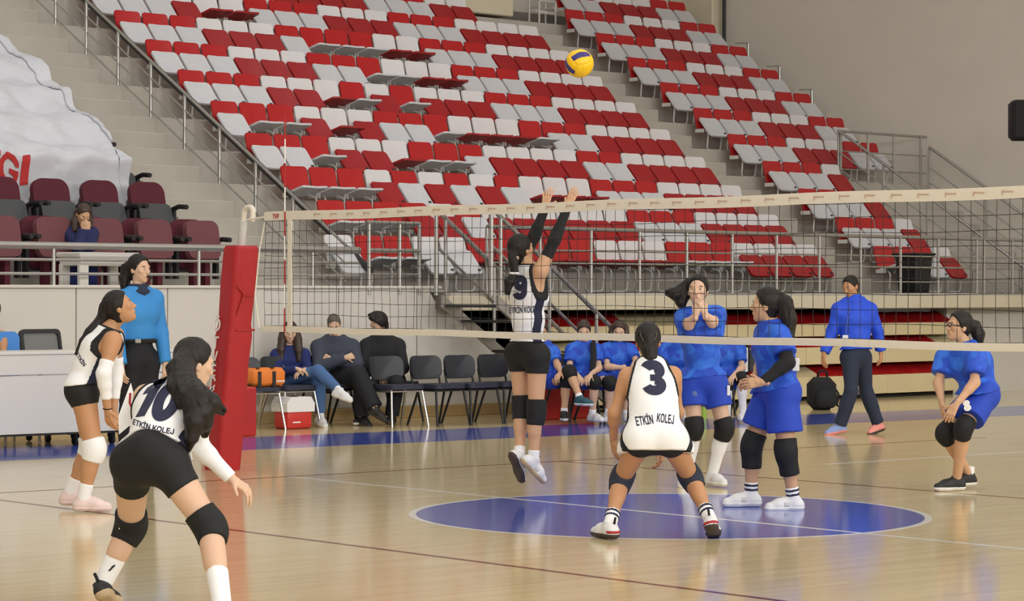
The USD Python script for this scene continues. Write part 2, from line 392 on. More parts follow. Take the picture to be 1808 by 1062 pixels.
LEFT = {0: 'AAwwRRRRRBBBAAAbbbb', 1: 'AAArbabbbbbbaaabbbb', 2: 'AAAbabababBBaaabbbb'.replace('babBB', 'baBBB'), 3: 'aaAbbbbBAAabbbbaabbbb'[:0] + 'aaAbbbbBAAabbbbaabbbb'.replace('bbbbBAA', 'bbBAA', 1),
        4: 'aAAbBbaaABBBAaabbbb', 5: 'aaabbBAbAbbbaaabbbb', 6: 'aaabbbaaAWBBaaabbbb', 7: 'aaabbbaAAABBaaabbbb', 8: 'aaabBBaaabbbaaabbbb', 9: 'aaabbbaabbbbaaabb'}
RIGHT = {0: 'Aaab', 1: 'aaab', 2: 'aaab', 3: 'aaab', 4: 'aaabbbaa', 5: 'aaabbbaa', 6: 'aaabbbaa', 7: 'aaabbbaa', 8: 'aaabbbaa', 9: 'aaabbbaa', 10: ' aabbbaa'}
LP, RP = (11.207 - 2.126) / 19, (16.486 - 12.561) / 8
for r, codes in LEFT.items():
    for c, k in enumerate(codes):
        bk, pn, state = CODE[k]
        seat(k, 2.126 + LP * (c + .5), r, '%s-backed seat, %s pan folded %s, %s from left, %s row up, main block' % (bk, pn, state, ORD[c], ORD[r]), 'folding seats of the main block')
for r, codes in RIGHT.items():
    for c, k in enumerate(codes):
        if k == ' ': continue
        bk, pn, state = CODE[k]
        seat(k, 12.561 + RP * (c + .5), r, '%s-backed seat, %s pan folded %s, %s from left, %s row up, right block' % (bk, pn, state, ORD[c], ORD[r]), 'folding seats of the right block')
seat('w', 2.126 - LP * .55, 0, 'white folding seat behind the stair rail posts, left of the front red row', 'folding seats of the main block')
bf = thing('bare_seat_frame', 'bare grey metal seat frame without shell at the top of the middle aisle', 'seat frame', st(12.60, 9.5, tread(10)), SROT)
obj('leg_frame', pipe(arc_pts([(-.2, -.3, .02), (-.2, -.3, .42), (.2, -.3, .42), (.2, -.3, .02)], .06), .018, 6), 'pale_frame', bf)
obj('leg_frame', pipe(arc_pts([(-.2, -.05, .02), (-.2, -.05, .62), (.2, -.05, .62), (.2, -.05, .02)], .06), .018, 6), 'pale_frame', bf)
for m in (bx(-.2, .2, -.31, -.29, .2, .24), bx(-.2, .2, -.06, -.04, .25, .29), bx(-.2, -.16, -.3, -.05, .3, .33), bx(.16, .2, -.3, -.05, .3, .33)): obj('cross_bar', m, 'pale_frame', bf)

# ---------------------------------------------------------------- maroon armchairs
def armchair(loc, label, pale, first={}):
    if pale in first: return dup(first[pale], loc, SROT, label, 'padded_armchair')
    t = first[pale] = thing('padded_armchair', label, 'armchair', loc, SROT, 'maroon armchairs of the left stand')
    shape = rrect(.5, .60, .14, 5)
    b = lean(moved(extrude(shape, .07, 'y'), (0, 0, .30)).subdivide(), (-.06, .38), .06, .93, .55)
    obj('backrest', b if not pale else moved(b, (0, .03, -.06)), 'seat_maroon', t)
    obj('back_shell', lean(moved(extrude(rrect(.5, .52, .1, 4), .03, 'y'), (0, .075, .26)), (-.06, .30), .05, .82, .5), 'grey_plastic', t, label='dark grey plastic back shell')
    if pale:   # tipped-up seat cushion in front of the back
        obj('seat_cushion', lean(moved(extrude(rrect(.47, .46, .1, 5), .08, 'y'), (0, -.08, .23)).subdivide(), (-.2, .42), -.1, .935, .46), 'seat_maroon_pale', t, label='faded maroon tipped-up cushion')
        for sx in (-1, 1): obj('pedestal', bx(sx * .085 - .035, sx * .085 + .035, -.2, -.1, 0, .45), 'seat_maroon', t)
    else:
        obj('seat_cushion', lean(moved(extrude(rrect(.48, .40, .08, 4), .07, 'y'), (0, -.07, .2)), (-.16, .30), -.06, .60, .4), 'grey_plastic', t, label='dark underside of the tipped-up seat')
        obj('pedestal', bx(-.1, .1, -.2, -.08, 0, .4), 'black_plastic', t)
    for sx in (-1, 1):
        a = obj('armrest', join(pipe([(sx * .29, .0, .58), (sx * .29, -.08, .64), (sx * .29, -.2, .67), (sx * .29, -.36, .66)], .03, 7), bx(sx * .29 - .02, sx * .29 + .02, -.12, -.04, .2, .62)), 'black_plastic', t)
    return t
VS, VP = -.60, .685
for r in range(0, 7):
    for c in range(0, 6 if r < 2 else (1 if r > 2 else 3)):
        z = PLAT - .005 + VDZ * r
        pos = 'aisle end' if c == 0 else ('%s from the aisle' % ORD[c])
        if r == 0: lab = 'armchair with faded maroon tipped-up cushion behind the railing, %s' % pos
        elif r == 1: lab = 'dark maroon armchair in the second row of the left stand, %s' % pos
        elif r == 2: lab = 'dark maroon armchair in the third row, half under the white banner, %s' % pos
        else: lab = 'dark maroon armchair with arm poking out beside the banner, %s row, %s' % (ORD[r], pos)
        armchair(st(VS - VP * c, (1.8 if r else 1.70) + ROW_DT * r, z), lab, r == 0)

# white banner draped over the upper armchairs
bn = thing('banner', 'large creased white banner with red letters draped over the maroon armchairs', 'banner', STAND, SROT)
def drape(s, q):   # q: metres up the slope
    t = 2.98 + np.maximum(q, 0) * .865; z = 2.47 + np.maximum(q, 0) * .475 + np.minimum(q, 0) + 0 * s
    bump = .075 * np.sin(q * 2 * math.pi / .87 + .6) + .04 * np.sin(s * 9.4 + q * 2) + .24 * (meshkit.fbm(np.stack([s * 2.6 + q * .8, q * 3.1 - s * .6, 0 * s], -1) + 40, 3, 5) - .5)
    drop = 0
    return np.stack([s, t - bump * .5 - .08, z + bump * .45 - drop + .62], -1)
def drape_mesh(s0, s1, q0, q1, ns, nq, right, off=0.0, th=.012):
    S, Q = np.meshgrid(np.linspace(0, 1, ns), np.linspace(0, 1, nq), indexing='ij')
    q = q0 + Q * (q1 - q0); s = s0 + S * ((s1 + right(q)) - s0)
    P = drape(s, q)
    n = np.cross(np.gradient(P, axis=0), np.gradient(P, axis=1)); n /= np.linalg.norm(n, axis=-1, keepdims=True)
    if (n @ np.array([0, -.8, .6])).mean() < 0: n = -n
    A, B = (P + n * (off + th)).reshape(-1, 3), (P + n * off).reshape(-1, 3)
    V = np.vstack([A, B]); N = ns * nq; F = []
    idx = np.arange(N).reshape(ns, nq)
    a, b, c, d = idx[:-1, :-1].ravel(), idx[1:, :-1].ravel(), idx[1:, 1:].ravel(), idx[:-1, 1:].ravel()
    F = [np.stack([a, b, c], 1), np.stack([a, c, d], 1), np.stack([c, b, a], 1) + N, np.stack([d, c, a], 1) + N]
    edge = np.concatenate([idx[:, 0], idx[-1, 1:], idx[::-1, -1][1:], idx[0, ::-1][1:]])
    e0, e1 = edge[:-1], edge[1:]
    F += [np.stack([e0, e0 + N, e1 + N], 1), np.stack([e0, e1 + N, e1], 1)]
    return trimesh.Trimesh(V, np.vstack(F), process=False)
redge = lambda q: .04 * np.sin(q * 3.1) + np.interp(q, [-.62, -.2, 0, .5, 1.1, 4], [-.16, -.30, -.36, -.22, -.05, 0])
obj('cloth', drape_mesh(-4.6, -.45, -.62, 3.6, 100, 110, redge), 'banner_white', bn, smooth=60)
obj('folded_hem', drape_mesh(-.62, -.43, -.55, 3.5, 5, 90, redge, off=.02, th=.02), 'banner_white', bn, smooth=60)
def banner_letter(ch, s0, h, q0):
    m = extrude(sbox(.03, 0, .125, h), .004) if ch == 'I' else meshkit.text_mesh(ch, h, .004, True).apply_scale((1.25, 1, 1))
    m = m.subdivide_to_size(.05)
    v = m.vertices; P = drape(v[:, 0] + s0, q0 + v[:, 1]); P2 = drape(v[:, 0] + s0, q0 + v[:, 1] + .01)
    up = P2 - P; up /= np.linalg.norm(up, axis=1)[:, None]; n = np.cross(np.array([1.0, 0, 0]), up); n *= np.where(n @ np.array([0, -.8, .6]) < 0, -1, 1)[:, None]
    m.vertices = P + n * (.016 + v[:, 2:3] * 2); return m
obj('letter', banner_letter('G', -2.53, .27, -.27), 'banner_red', bn, smooth=False)
obj('letter', banner_letter('I', -2.19, .27, -.27), 'banner_red', bn, smooth=False)
obj('letter', banner_letter('\u0130', -2.70, .27, -.27), 'banner_red', bn, smooth=False)

# ---------------------------------------------------------------- railings
def railing(name, label, posts, rails, parent=None, rpost=.022):
    """posts: (foot, head) pairs; rails: (points, radius)"""
    t = thing(name, label, 'railing', STAND, SROT)
    for a, b in posts: obj('post', tube(a, b, rpost, 8), 'steel', t)
    for pts, r in rails: obj('rail', pipe(pts, r, 8), 'steel', t)
    return t
zf = 1.5
railing('railing', 'steel railing on the beige wall in front of the maroon armchairs',
        [((s + .19, .42, 1.56), (s + .19, .42, 1.99)) for s in (-9.2, -7.3, -5.45, -3.56, -1.64, .0)],
        [([(-10.4, .42, 2.0), (.9, .42, 2.0)], .04), ([(-10.4, .42, 1.85), (.9, .42, 1.85)], .016), ([(-10.4, .42, 1.70), (.9, .42, 1.70)], .016)])
railing('railing', 'long steel front railing along the platform below the seats',
        [((s, .06, 1.46), (s, .06, 2.29)) for s in (2.63, 3.54, 4.44, 5.33, 6.23, 7.13, 8.04, 8.95, 9.86, 10.77, 11.66, 12.6, 12.78, 13.5, 14.4, 15.3, 16.2)],
        [([(2.63, .06, 2.306), (END, .06, 2.306)], .026), ([(2.63, .06, 2.03), (END, .06, 2.03)], .012), ([(2.63, .06, 1.87), (END, .06, 1.87)], .014), ([(2.63, .06, 1.66), (END, .06, 1.66)], .010)])
railing('railing', 'low steel railing of the stair head left of the main block',
        [((s, .30, 1.48), (s, .30, 2.32)) for s in (.95, 1.43, 1.74)],
        [([(.95, .30, 2.0), (1.74, .30, 2.0)], .026), ([(.95, .30, 1.72), (1.74, .30, 1.72)], .012), ([(.9, .30, 2.33), (1.74, .30, 2.33)], .024)])
sl = ROW_DZ / ROW_DT
def zl(t): return 2.647 + (t - 4.565 + 1.0) * sl      # foot of the aisle railing
t_posts = [3.745 + .755 * k for k in range(-2, 7)]
railing('railing', 'sloping steel aisle railing with three rails left of the main block',
        [((1.35, t, zl(t)), (1.35, t, zl(t) + .86)) for t in t_posts],
        [([(1.35, 1.2, zl(1.2) + d), (1.35, 9.6, zl(9.6) + d)], r) for d, r in ((.22, .012), (.44, .012), (.66, .012), (.88, .020))])
obj_stringer = thing('stringer', 'dark sloping steel edge beam under the first seats of the main block', 'beam', STAND, SROT)
pl = Polygon([(1.5, 1.72), (9.6, 1.72 + 8.1 * sl), (9.6, 1.80 + 8.1 * sl), (1.5, 1.80)])
obj('beam_web', extrude(pl, .05, 'x', 1.99), 'dark_metal', obj_stringer, smooth=False)
# right stair by the end wall
zr = lambda t: tread(0) + (t - 1.45) * sl
railing('railing', 'sloping steel railing along the lower right block towards the end wall',
        [((14.75, t, zr(t)), (14.75, t, zr(t) + .85)) for t in (.8, 1.7, 2.6, 3.5, 4.45)],
        [([(14.75, .5, zr(.5) + d), (14.75, 4.45, zr(4.45) + d)], r) for d, r in ((.85, .026), (.5, .012), (.22, .012))])
railing('railing', 'level steel barrier in front of the last seats by the end wall',
        [((s, 4.42, tread(4)), (s, 4.42, tread(4) + .82)) for s in (14.78, 15.5, 16.2, 16.95)],
        [([(14.75, 4.42, tread(4) + .83), (17.1, 4.42, tread(4) + .83)], .024), ([(14.75, 4.42, tread(4) + .5), (17.1, 4.42, tread(4) + .5)], .011), ([(14.75, 4.42, tread(4) + .2), (17.1, 4.42, tread(4) + .2)], .011)])
railing('railing', 'sloping steel wall rail of the stair beside the end wall',
        [((16.9, t, zr(t) - .1), (16.9, t, zr(t) + .78)) for t in (.8, 1.9, 3.0, 4.2)],
        [([(16.9, .5, zr(.5) + d), (16.9, 4.2, zr(4.2) + d)], r) for d, r in ((.80, .026), (.45, .012), (.2, .012))])
for k, (s, t, z) in enumerate(((16.75, 6.6, 0), (16.75, 7.35, 0), (16.75, 8.1, 0))):
    r = 5 + k
    b = thing('wall_bracket_rail', 'short steel rail end showing above the %s seat row at the end wall' % ORD[r + 1], 'rail', st(16.72, 2.15 + ROW_DT * (r + 1) , tread(r + 1)), SROT)
    obj('post', tube((0, 0, 0), (0, 0, .82), .028), 'steel', b); obj('rail', tube((-.35, 0, .8), (.02, 0, .83), .012), 'steel', b)

# stair from the platform down to the court, in front of the low wall
stair = thing('stair', 'steel stair with handrails from the platform down to the court', 'staircase', STAND, SROT)
S0, S1, ZT = 1.86, 3.95, 1.47
for y in (-.06, -1.02):
    pl = Polygon([(S0 - .05, ZT), (S0 - .05, ZT - .14), (S1 - .1, .0), (S1 + .12, .0)])
    obj('stringer', extrude(pl, .045, 'y', y), 'steel', stair, smooth=False)
for k in range(8):
    u = (k + .5) / 8; s, z = S0 + u * (S1 - S0), ZT * (1 - u)
    obj('step', bx(s - .15, s + .15, -1.0, -.03, z - .05, z - .02, .005), 'dark_metal', stair, smooth=False)
for y in (-.04, -1.0):
    k0 = -ZT / (S1 - S0)
    P = lambda s, d: (s, y, ZT + (s - S0) * k0 + d)
    for d, r in ((.92, .028), (.48, .02)): obj('handrail', pipe([P(S0 - .15, d), P(S1, d)], r), 'steel', stair)
    for s in (S0 + .0, S0 + .8, S0 + 1.6): obj('post', tube(P(s, 0), P(s, .9), .022, 8), 'steel', stair)
    obj('post', tube((S0 - .15, y, ZT), (S0 - .15, y, ZT + 1.02), .026, 8), 'steel', stair)

# retracted bleacher under the platform
rb = thing('bleacher', 'retracted bleacher with cream boards and folded red seats under the platform', 'bleacher', STAND, SROT)
for k, (z0, z1, t0) in enumerate(((.06, .33, .14), (.50, .74, .20), (.89, 1.07, .26))):
    for a, b in zip(np.linspace(3.6, 12.35, 6), np.linspace(3.6, 12.35, 6)[1:]):
        obj('front_board', bx(a + .004, b - .004, t0, t0 + .05, z0, z1, .006), 'cream_board', rb, smooth=False)
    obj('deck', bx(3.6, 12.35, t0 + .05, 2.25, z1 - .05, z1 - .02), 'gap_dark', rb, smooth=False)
prof = lambda: lean(shell(.46, .36, .05, .06, .02), (0, 0), .28, .13, .36)
RBC = {0: 'wwwwwrrrrrrrrwwrrrrrrr', 1: 'rrwwwwrrrrrrrrrrwwrrrw', 2: 'wwwrrrrwwwrrrrrrrrrrrr'}
for k, (z, t0) in enumerate(((.33, .19), (.74, .25), (1.06, .31))):
    for c in range(3, 22):
        obj('folded_seat', moved(prof(), (2.1 + (c + .5) * .466, t0, z)), 'seat_red' if RBC[k][c] == 'r' else 'cream_board', rb, smooth=30)
        if k: continue
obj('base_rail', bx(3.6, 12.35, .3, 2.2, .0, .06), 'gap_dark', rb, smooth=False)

# ---------------------------------------------------------------- net, posts, antenna
NT, NB = 2.19, 1.19
net = thing('volleyball_net', 'volleyball net with white top tape and dark mesh across the court', 'net')
ys = np.arange(-4.85, 4.86, .1); zs = np.linspace(NB + .05, NT - .07, 10)
cords = []
def thin(pts, r=.0022): return pipe(pts, r, 3)
for y in ys: cords.append(thin([(.004 * math.sin(y * 7 + z * 9), y + .006 * math.sin(y * 5 + z * 6), z) for z in np.linspace(NB + .02, NT - .02, 7)]))
for z in zs: cords.append(thin([(.004 * math.sin(y * 7 + z * 9), y, z + .006 * math.sin(y * 4 + z * 17)) for y in np.linspace(-4.85, 4.85, 60)]))
obj('netting', join(*cords), 'net_cord', net, smooth=True, kind='stuff')
def tape(y0, y1, zc, h, th=.006, wav=.004):
    Y = np.linspace(y0, y1, 60); V = []; F = []
    for i, y in enumerate(Y):
        w = wav * math.sin(y * 3.1)
        V += [(-th, y, zc - h / 2 + w), (-th * 1.2, y, zc + w), (-th, y, zc + h / 2 + w), (th, y, zc + h / 2 + w), (th, y, zc - h / 2 + w)]
    for i in range(len(Y) - 1):
        for j in range(5):
            a, b = i * 5 + j, i * 5 + (j + 1) % 5; F += [(a, b, b + 5), (a, b + 5, a + 5)]
    for base, flip in ((0, 1), ((len(Y) - 1) * 5, 0)):
        for j in (1, 2, 3):
            f = (base, base + j, base + j + 1); F.append(f[::-1] if flip else f)
    return trimesh.Trimesh(V, F, process=False)
tt = obj('top_tape', tape(-4.9, 4.85, NT - .036, .075), 'tape_white', net, smooth=40, label='white top tape with faint rusty print')
pr = []
for k, y in enumerate(np.arange(-4.7, 4.3, .22)):
    w = .09
    m = extrude(Polygon([(-.045, -.014), (-.038, -.014), (-.038, .002), (-.02, .004), (.045, .002), (.045, .010), (-.02, .012), (-.045, .016)]), .002, 'y', -.002); m = rotated(m, -math.pi / 2, (0, 0, 1))
    m.apply_translation((-.0085, y, NT - .036 + .004 * math.sin(y * 3.1))); obj('tape_print', m, 'print_rust', tt, smooth=False)
m = rotated(text_xz('TVF', .036, (0, 0, 0), True, .002), -math.pi / 2, (0, 0, 1)); m.apply_translation((-.0085, 4.68, NT - .036)); obj('tape_print', m, 'print_red', tt, smooth=False, label='red print at the tape end')
obj('bottom_tape', tape(-4.9, 4.88, NB + .025, .05), 'tape_white', net, smooth=40, label='white bottom tape')
obj('side_band', bx(-.007, .007, 4.46, 4.52, NB, NT, .003), 'tape_white', net, smooth=False, label='white vertical side band')
obj('tension_rope', pipe([(0, 4.85, NT - .04), (0, 5.12, 2.13)], .008), 'tape_white', net)
obj('tension_rope', pipe([(0, 4.85, NT - .08), (0, 4.92, 1.9), (0, 4.99, 1.5), (0, 4.93, NB + .03)], .006), 'tape_white', net)
an = thing('antenna', 'thin red and white striped antenna rising above the net end', 'antenna')
for k in range(9):
    z = NB + .2 * k; obj('antenna_segment', tube((-.014, 4.545, z), (-.014, 4.545, z + .2), .006, 7), 'print_red' if k % 2 == 0 else 'court_white', an)
post = thing('net_post', 'white net post inside a leaning red safety pad', 'net post', (0.02, 5.5, 0))
lean_y = -.145      # per metre: the post leans towards the net
def pp(y, z, x=0): return np.array([x, y + lean_y * z, z])
obj('pole', pipe([pp(0, .0), pp(0, 2.12)], .035, 12), 'pale_frame', post)
obj('pulley_hook', pipe(arc_pts([pp(0.0, 2.0), pp(0, 2.24), pp(-.13, 2.24), pp(-.13, 2.12)], .07, 5), .022, 8), 'tape_white', post)
pp_pts = [rrect(.25 * k, .25 * k, .055, 4) for k in (1,)]
secs = [(0.0, .97), (.02, 1.0), (.5, 1.03), (.9, .97), (1.15, 1.03), (1.25, .92), (1.6, .98), (1.88, .97), (1.915, .88)]
ring = np.array(pp_pts[0].exterior.coords)[:-1]; n = len(ring); V, F = [], []
for z, k in secs:
    for p in ring: V.append(pp(p[1] * k, z, p[0] * k) + np.array([0, .0, 0]))
for i in range(len(secs) - 1):
    for j in range(n):
        a, b = i * n + j, i * n + (j + 1) % n; F += [(a, b, b + n), (a, b + n, a + n)]
V += [pp(0, secs[-1][0]), pp(0, 0)]
for j in range(n):
    F += [(len(V) - 2, (len(secs) - 1) * n + j, (len(secs) - 1) * n + (j + 1) % n), (len(V) - 1, (j + 1) % n, j)]
pad = obj('safety_pad', trimesh.Trimesh(V, F, process=False), 'pad_red', post, smooth=45)
obj('tie_strap', join(pipe([pp(-.129, 1.58, -.10), pp(-.135, 1.50, -.02), pp(-.129, 1.33, -.07)], .008), pipe([pp(-.132, 1.49, -.04), pp(-.135, 1.49, .1)], .006), pipe([pp(-.126, 1.2, -.07), pp(-.126, 1.2, .12)], .01)), 'print_red', pad, label='tied red straps')
def pad_point(w, z, off):      # w: metres round the pad from the middle of its face towards the far corner
    half, r = .125 - .055, .055
    if w < half: q, n = np.array([-.125, w]), np.array([-1.0, 0])
    elif w < half + r * math.pi / 2: a = (w - half) / r; n = np.array([-math.cos(a), math.sin(a)]); q = np.array([-half, half]) + n * r
    else: n = np.array([0, 1.0]); q = np.array([-half + (w - half - r * math.pi / 2), .125])
    q = q * 1.05 + n * off; return pp(q[1], z, q[0])
for k, (ch, py) in enumerate(zip('\u00d6TVE\u00c7T', (575, 606, 632, 655, 677, 697))):
    m = meshkit.text_mesh(ch, .10, .004, True).subdivide_to_size(.02); v = m.vertices; cx = (v[:, 0].min() + v[:, 0].max()) / 2
    zc = EYE - (py - Y0) / FPX * 22.0
    m.vertices = np.array([pad_point(.062 - (x - cx), zc - .05 + y, .002 + z) for x, y, z in v]); obj('letter', m, 'pad_letter', pad, smooth=False)
post2 = thing('net_post', 'red padded net post at the near end of the net, out of the picture', 'net post', (0, -5.5, 0))
obj('pole', tube((0, 0, 0), (0, 0, 2.3), .04), 'pale_frame', post2); obj('safety_pad', moved(extrude(rrect(.25, .25, .05), 1.9), (0, 0, 0)), 'pad_red', post2)

# ---------------------------------------------------------------- ball
bl = thing('volleyball', 'yellow and blue volleyball in the air above the net', 'ball', at_depth(1023, 112, 19.0))
obj('bladder', ball((0, 0, 0), .1015, 3), 'dark_metal', bl)
ico = trimesh.creation.icosphere(subdivisions=4, radius=1.0)
Rb = trimesh.transformations.rotation_matrix(.75, FWD)[:3, :3] @ trimesh.transformations.euler_matrix(.35, .55, .5)[:3, :3]
d = ico.triangles_center @ Rb; ax = np.abs(d).argmax(1); sg = np.sign(d[np.arange(len(d)), ax])
tr = d[np.arange(len(d)), (ax + 1) % 3] / np.abs(d[np.arange(len(d)), ax])
strip = np.clip(((np.arctan(tr) / (math.pi / 4) + 1) * 1.5).astype(int), 0, 2)
for a in range(3):
    for s in (-1, 1):
        for k in range(3):
            f = ico.faces[(ax == a) & (sg == s) & (strip == k)]
            pm = trimesh.Trimesh(ico.vertices, f, process=True)
            c = pm.triangles_center.mean(0); c /= np.linalg.norm(c)
            v = pm.vertices - c * 0; v = v * .106
            edge = np.unique(pm.edges[trimesh.grouping.group_rows(pm.edges_sorted, require_count=1)])
            v[edge] *= .968
            obj('ball_panel', (v, pm.faces), 'ball_blue' if k == 1 and (a + (s > 0)) % 2 == 0 else 'ball_yellow', bl, smooth=True)

# ---------------------------------------------------------------- furniture beside the court
CP = {}
def stack_chair(loc, rotz, label, chrome):
    if chrome in CP: return dup(CP[chrome], loc, rotz, label, 'conference_chair')
    t = CP[chrome] = thing('conference_chair', label, 'chair', loc, rotz, 'conference chairs beside the court')
    mt = 'chrome' if chrome else 'black_plastic'
    seat_m = moved(extrude(rrect(.46, .42, .07, 5), .05), (0, -.02, .42)); obj('seat', seat_m, 'chair_seat_cloth', t)
    b = moved(extrude(rrect(.46, .27, .09, 6), .035, 'y'), (0, 0, .135)).subdivide()
    v = b.vertices.copy(); v[:, 1] += .04 - .9 * v[:, 0] ** 2; b.vertices = v
    obj('backrest', rotated(moved(b, (0, .20, .52)), -.12, (1, 0, 0), (0, .2, .5)), 'chair_vinyl', t)
    for sx in (-1, 1):
        obj('leg', pipe([(sx * .21, -.18, .40), (sx * .25, -.25, 0)], .014), mt, t); obj('leg', pipe([(sx * .20, .13, .40), (sx * .24, .27, 0)], .014), mt, t)
        obj('back_post', pipe(arc_pts([(sx * .21, -.18, .40), (sx * .21, .20, .40), (sx * .205, .26, .62)], .06), .013), mt, t)
    obj('cross_bar', tube((-.21, -.18, .40), (.21, -.18, .40), .012), mt, t); obj('cross_bar', tube((-.2, .13, .40), (.2, .13, .40), .012), mt, t)
    return t
CR = 3.0
stack_chair((5.45, 10.0, 0), CR - 6, 'black chair with chrome legs, leftmost of the empty front row', True)
stack_chair((5.97, 9.9, 0), CR, 'black chair second in the empty front row, thin dark legs', False)
stack_chair((6.45, 9.88, 0), CR, 'black chair third in the empty front row, beside the jumping player', False)
stack_chair((6.97, 9.9, 0), CR, 'black chair last in the empty front row, partly behind the jumping player', False)
stack_chair((6.05, 10.85, 0), CR, 'black chair behind the empty front row by the beige wall', False)
stack_chair((3.80, 10.45, 0), CR - 4, 'black chair with chrome legs carrying the orange bag', True)
stack_chair((4.40, 10.62, 0), CR, 'black chair under the woman in jeans', True)
stack_chair((4.95, 10.68, 0), CR, 'black chair under the man with crossed arms', False)
stack_chair((5.49, 10.72, 0), CR, 'black chair under the man in black', False)
bag = thing('sports_bag', 'orange bag with black straps on the left chair', 'bag', (3.84, 10.33, .472), CR - 4)
obj('bag_body', bx(-.2, .24, -.12, .12, 0, .21, .05), 'bag_orange', bag, smooth=60)
for s in (-.13, .06): obj('strap', join(bx(s - .02, s + .02, -.128, -.118, .0, .17), bx(s - .02, s + .02, -.1, .1, .205, .215)), 'black_plastic', bag)
obj('zip', pipe([(.243, -.05, .19), (.243, .02, .02)], .006, 6), 'black_plastic', bag)
obj('print', bx(.09, .20, -.1245, -.118, .055, .068), 'paper', bag, smooth=False, label='short pale print')
co = thing('cool_box', 'red cool box with white lid under the chairs', 'cool box', (4.22, 10.30, 0), CR)
obj('box', bx(-.18, .18, -.13, .13, 0, .21, .03), 'cooler_red', co, smooth=60)
lid = extrude(Polygon([(-.185, .2), (.185, .2), (.185, .28), (.14, .345), (.03, .345), (-.03, .345), (-.14, .345), (-.185, .28)]).buffer(.01), .28, 'y', -.14)
obj('lid', lid, 'cooler_white', co, smooth=40); obj('handle', bx(-.05, .05, -.05, .05, .33, .362, .01), 'black_plastic', co)
obj('badge', bx(-.11, .0, -.134, -.12, .07, .085), 'cooler_white', co, smooth=False)
blk = thing('foam_block', 'red foam block standing behind the padded net post', 'block', tuple(on_floor(404, 771)), CR); obj('block_body', bx(-.22, .22, -.2, .2, 0, .52, .02), 'bench_red', blk)

# scorer's desk on castors
dk = thing('scorer_desk', 'long white scorer desk on black castors at the left edge', 'desk', (1.10, 9.15, 0), 0)
obj('front_panel', bx(-2.6, .80, -.02, .02, .13, .70, .006), 'desk_white', dk, smooth=False)
obj('fascia', bx(-2.6, .80, -.03, .0, .705, .90, .006), 'desk_white', dk, smooth=False)
obj('desk_top', bx(-2.6, .83, -.04, .62, .90, .93, .006), 'desk_white', dk, smooth=False)
obj('side_panel', bx(.77, .80, 0.02, .6, .13, .90, .004), 'desk_white', dk, smooth=False)
obj('bottom_rail', bx(-2.6, .80, -.025, .6, .115, .135), 'gap_dark', dk, smooth=False)
for x in (-2.2, -1.2, -.3, .12, .45, .70):
    c = obj('castor', join(trimesh.creation.cylinder(.045, .03, sections=16, transform=trimesh.transformations.rotation_matrix(math.pi / 2, (0, 1, 0))).apply_translation((x, .06, .046)), bx(x - .025, x + .025, .04, .10, .07, .118)), 'rubber', dk)
em = obj('emblem', extrude(Point(-1.36, .43).buffer(.17), .004, 'y', -.026), 'paper', dk, smooth=False, label='round white emblem with blue ring')
obj('ring', extrude(Point(-1.36, .43).buffer(.165).difference(Point(-1.36, .43).buffer(.145)), .004, 'y', -.029), 'logo_blue', em, smooth=False)
pp_ = thing('paper_sheet', 'white sheet of paper lying on the scorer desk', 'paper', (1.55, 9.4, .931), 8); obj('sheet', bx(-.2, .25, -.15, .15, 0, .004), 'paper', pp_, smooth=False)
oc = thing('office_chair', 'black mesh-backed chair behind the scorer desk', 'chair', (1.00, 10.2, 0), 6)
fr = rrect(.50, .42, .05, 4); bk = extrude(fr.difference(rrect(.43, .34, .04, 4)), .04, 'y', -.02)
obj('back_frame', rotated(moved(bk, (0, 0, .92)), -.2, (1, 0, 0), (0, 0, .9)), 'black_plastic', oc)
obj('back_mesh', rotated(moved(extrude(rrect(.44, .36, .04), .01, 'y'), (0, 0, .92)), -.2, (1, 0, 0), (0, 0, .9)), 'screen_grey', oc)
obj('seat', bx(-.24, .24, -.5, -.02, .44, .50, .03), 'black_plastic', oc, smooth=50)
obj('stem', join(tube((0, -.25, .1), (0, -.25, .45), .03), tube((0, 0, .46), (0, .03, .8), .02)), 'black_plastic', oc)
for k in range(5):
    a = 2 * math.pi * k / 5; obj('foot', join(tube((0, -.25, .1), (.27 * math.cos(a), -.25 + .27 * math.sin(a), .07), .018), ball((.27 * math.cos(a), -.25 + .27 * math.sin(a), .035), .035, 1)), 'black_plastic', oc)
bc = thing('blue_chair', 'bright blue plastic chair behind the desk at the left edge', 'chair', (.44, 10.05, 0), 4)
obj('backrest', moved(extrude(rrect(.46, .50, .08, 5), .03, 'y'), (0, 0, .86)), 'blue_plastic', bc); obj('seat', bx(-.22, .22, -.44, 0, .44, .47, .01), 'blue_plastic', bc)
for sx in (-1, 1): obj('leg', tube((sx * .2, -.4, 0), (sx * .19, -.38, .45), .015), 'steel', bc); obj('leg', tube((sx * .2, .05, 0), (sx * .19, 0, .7), .015), 'steel', bc)

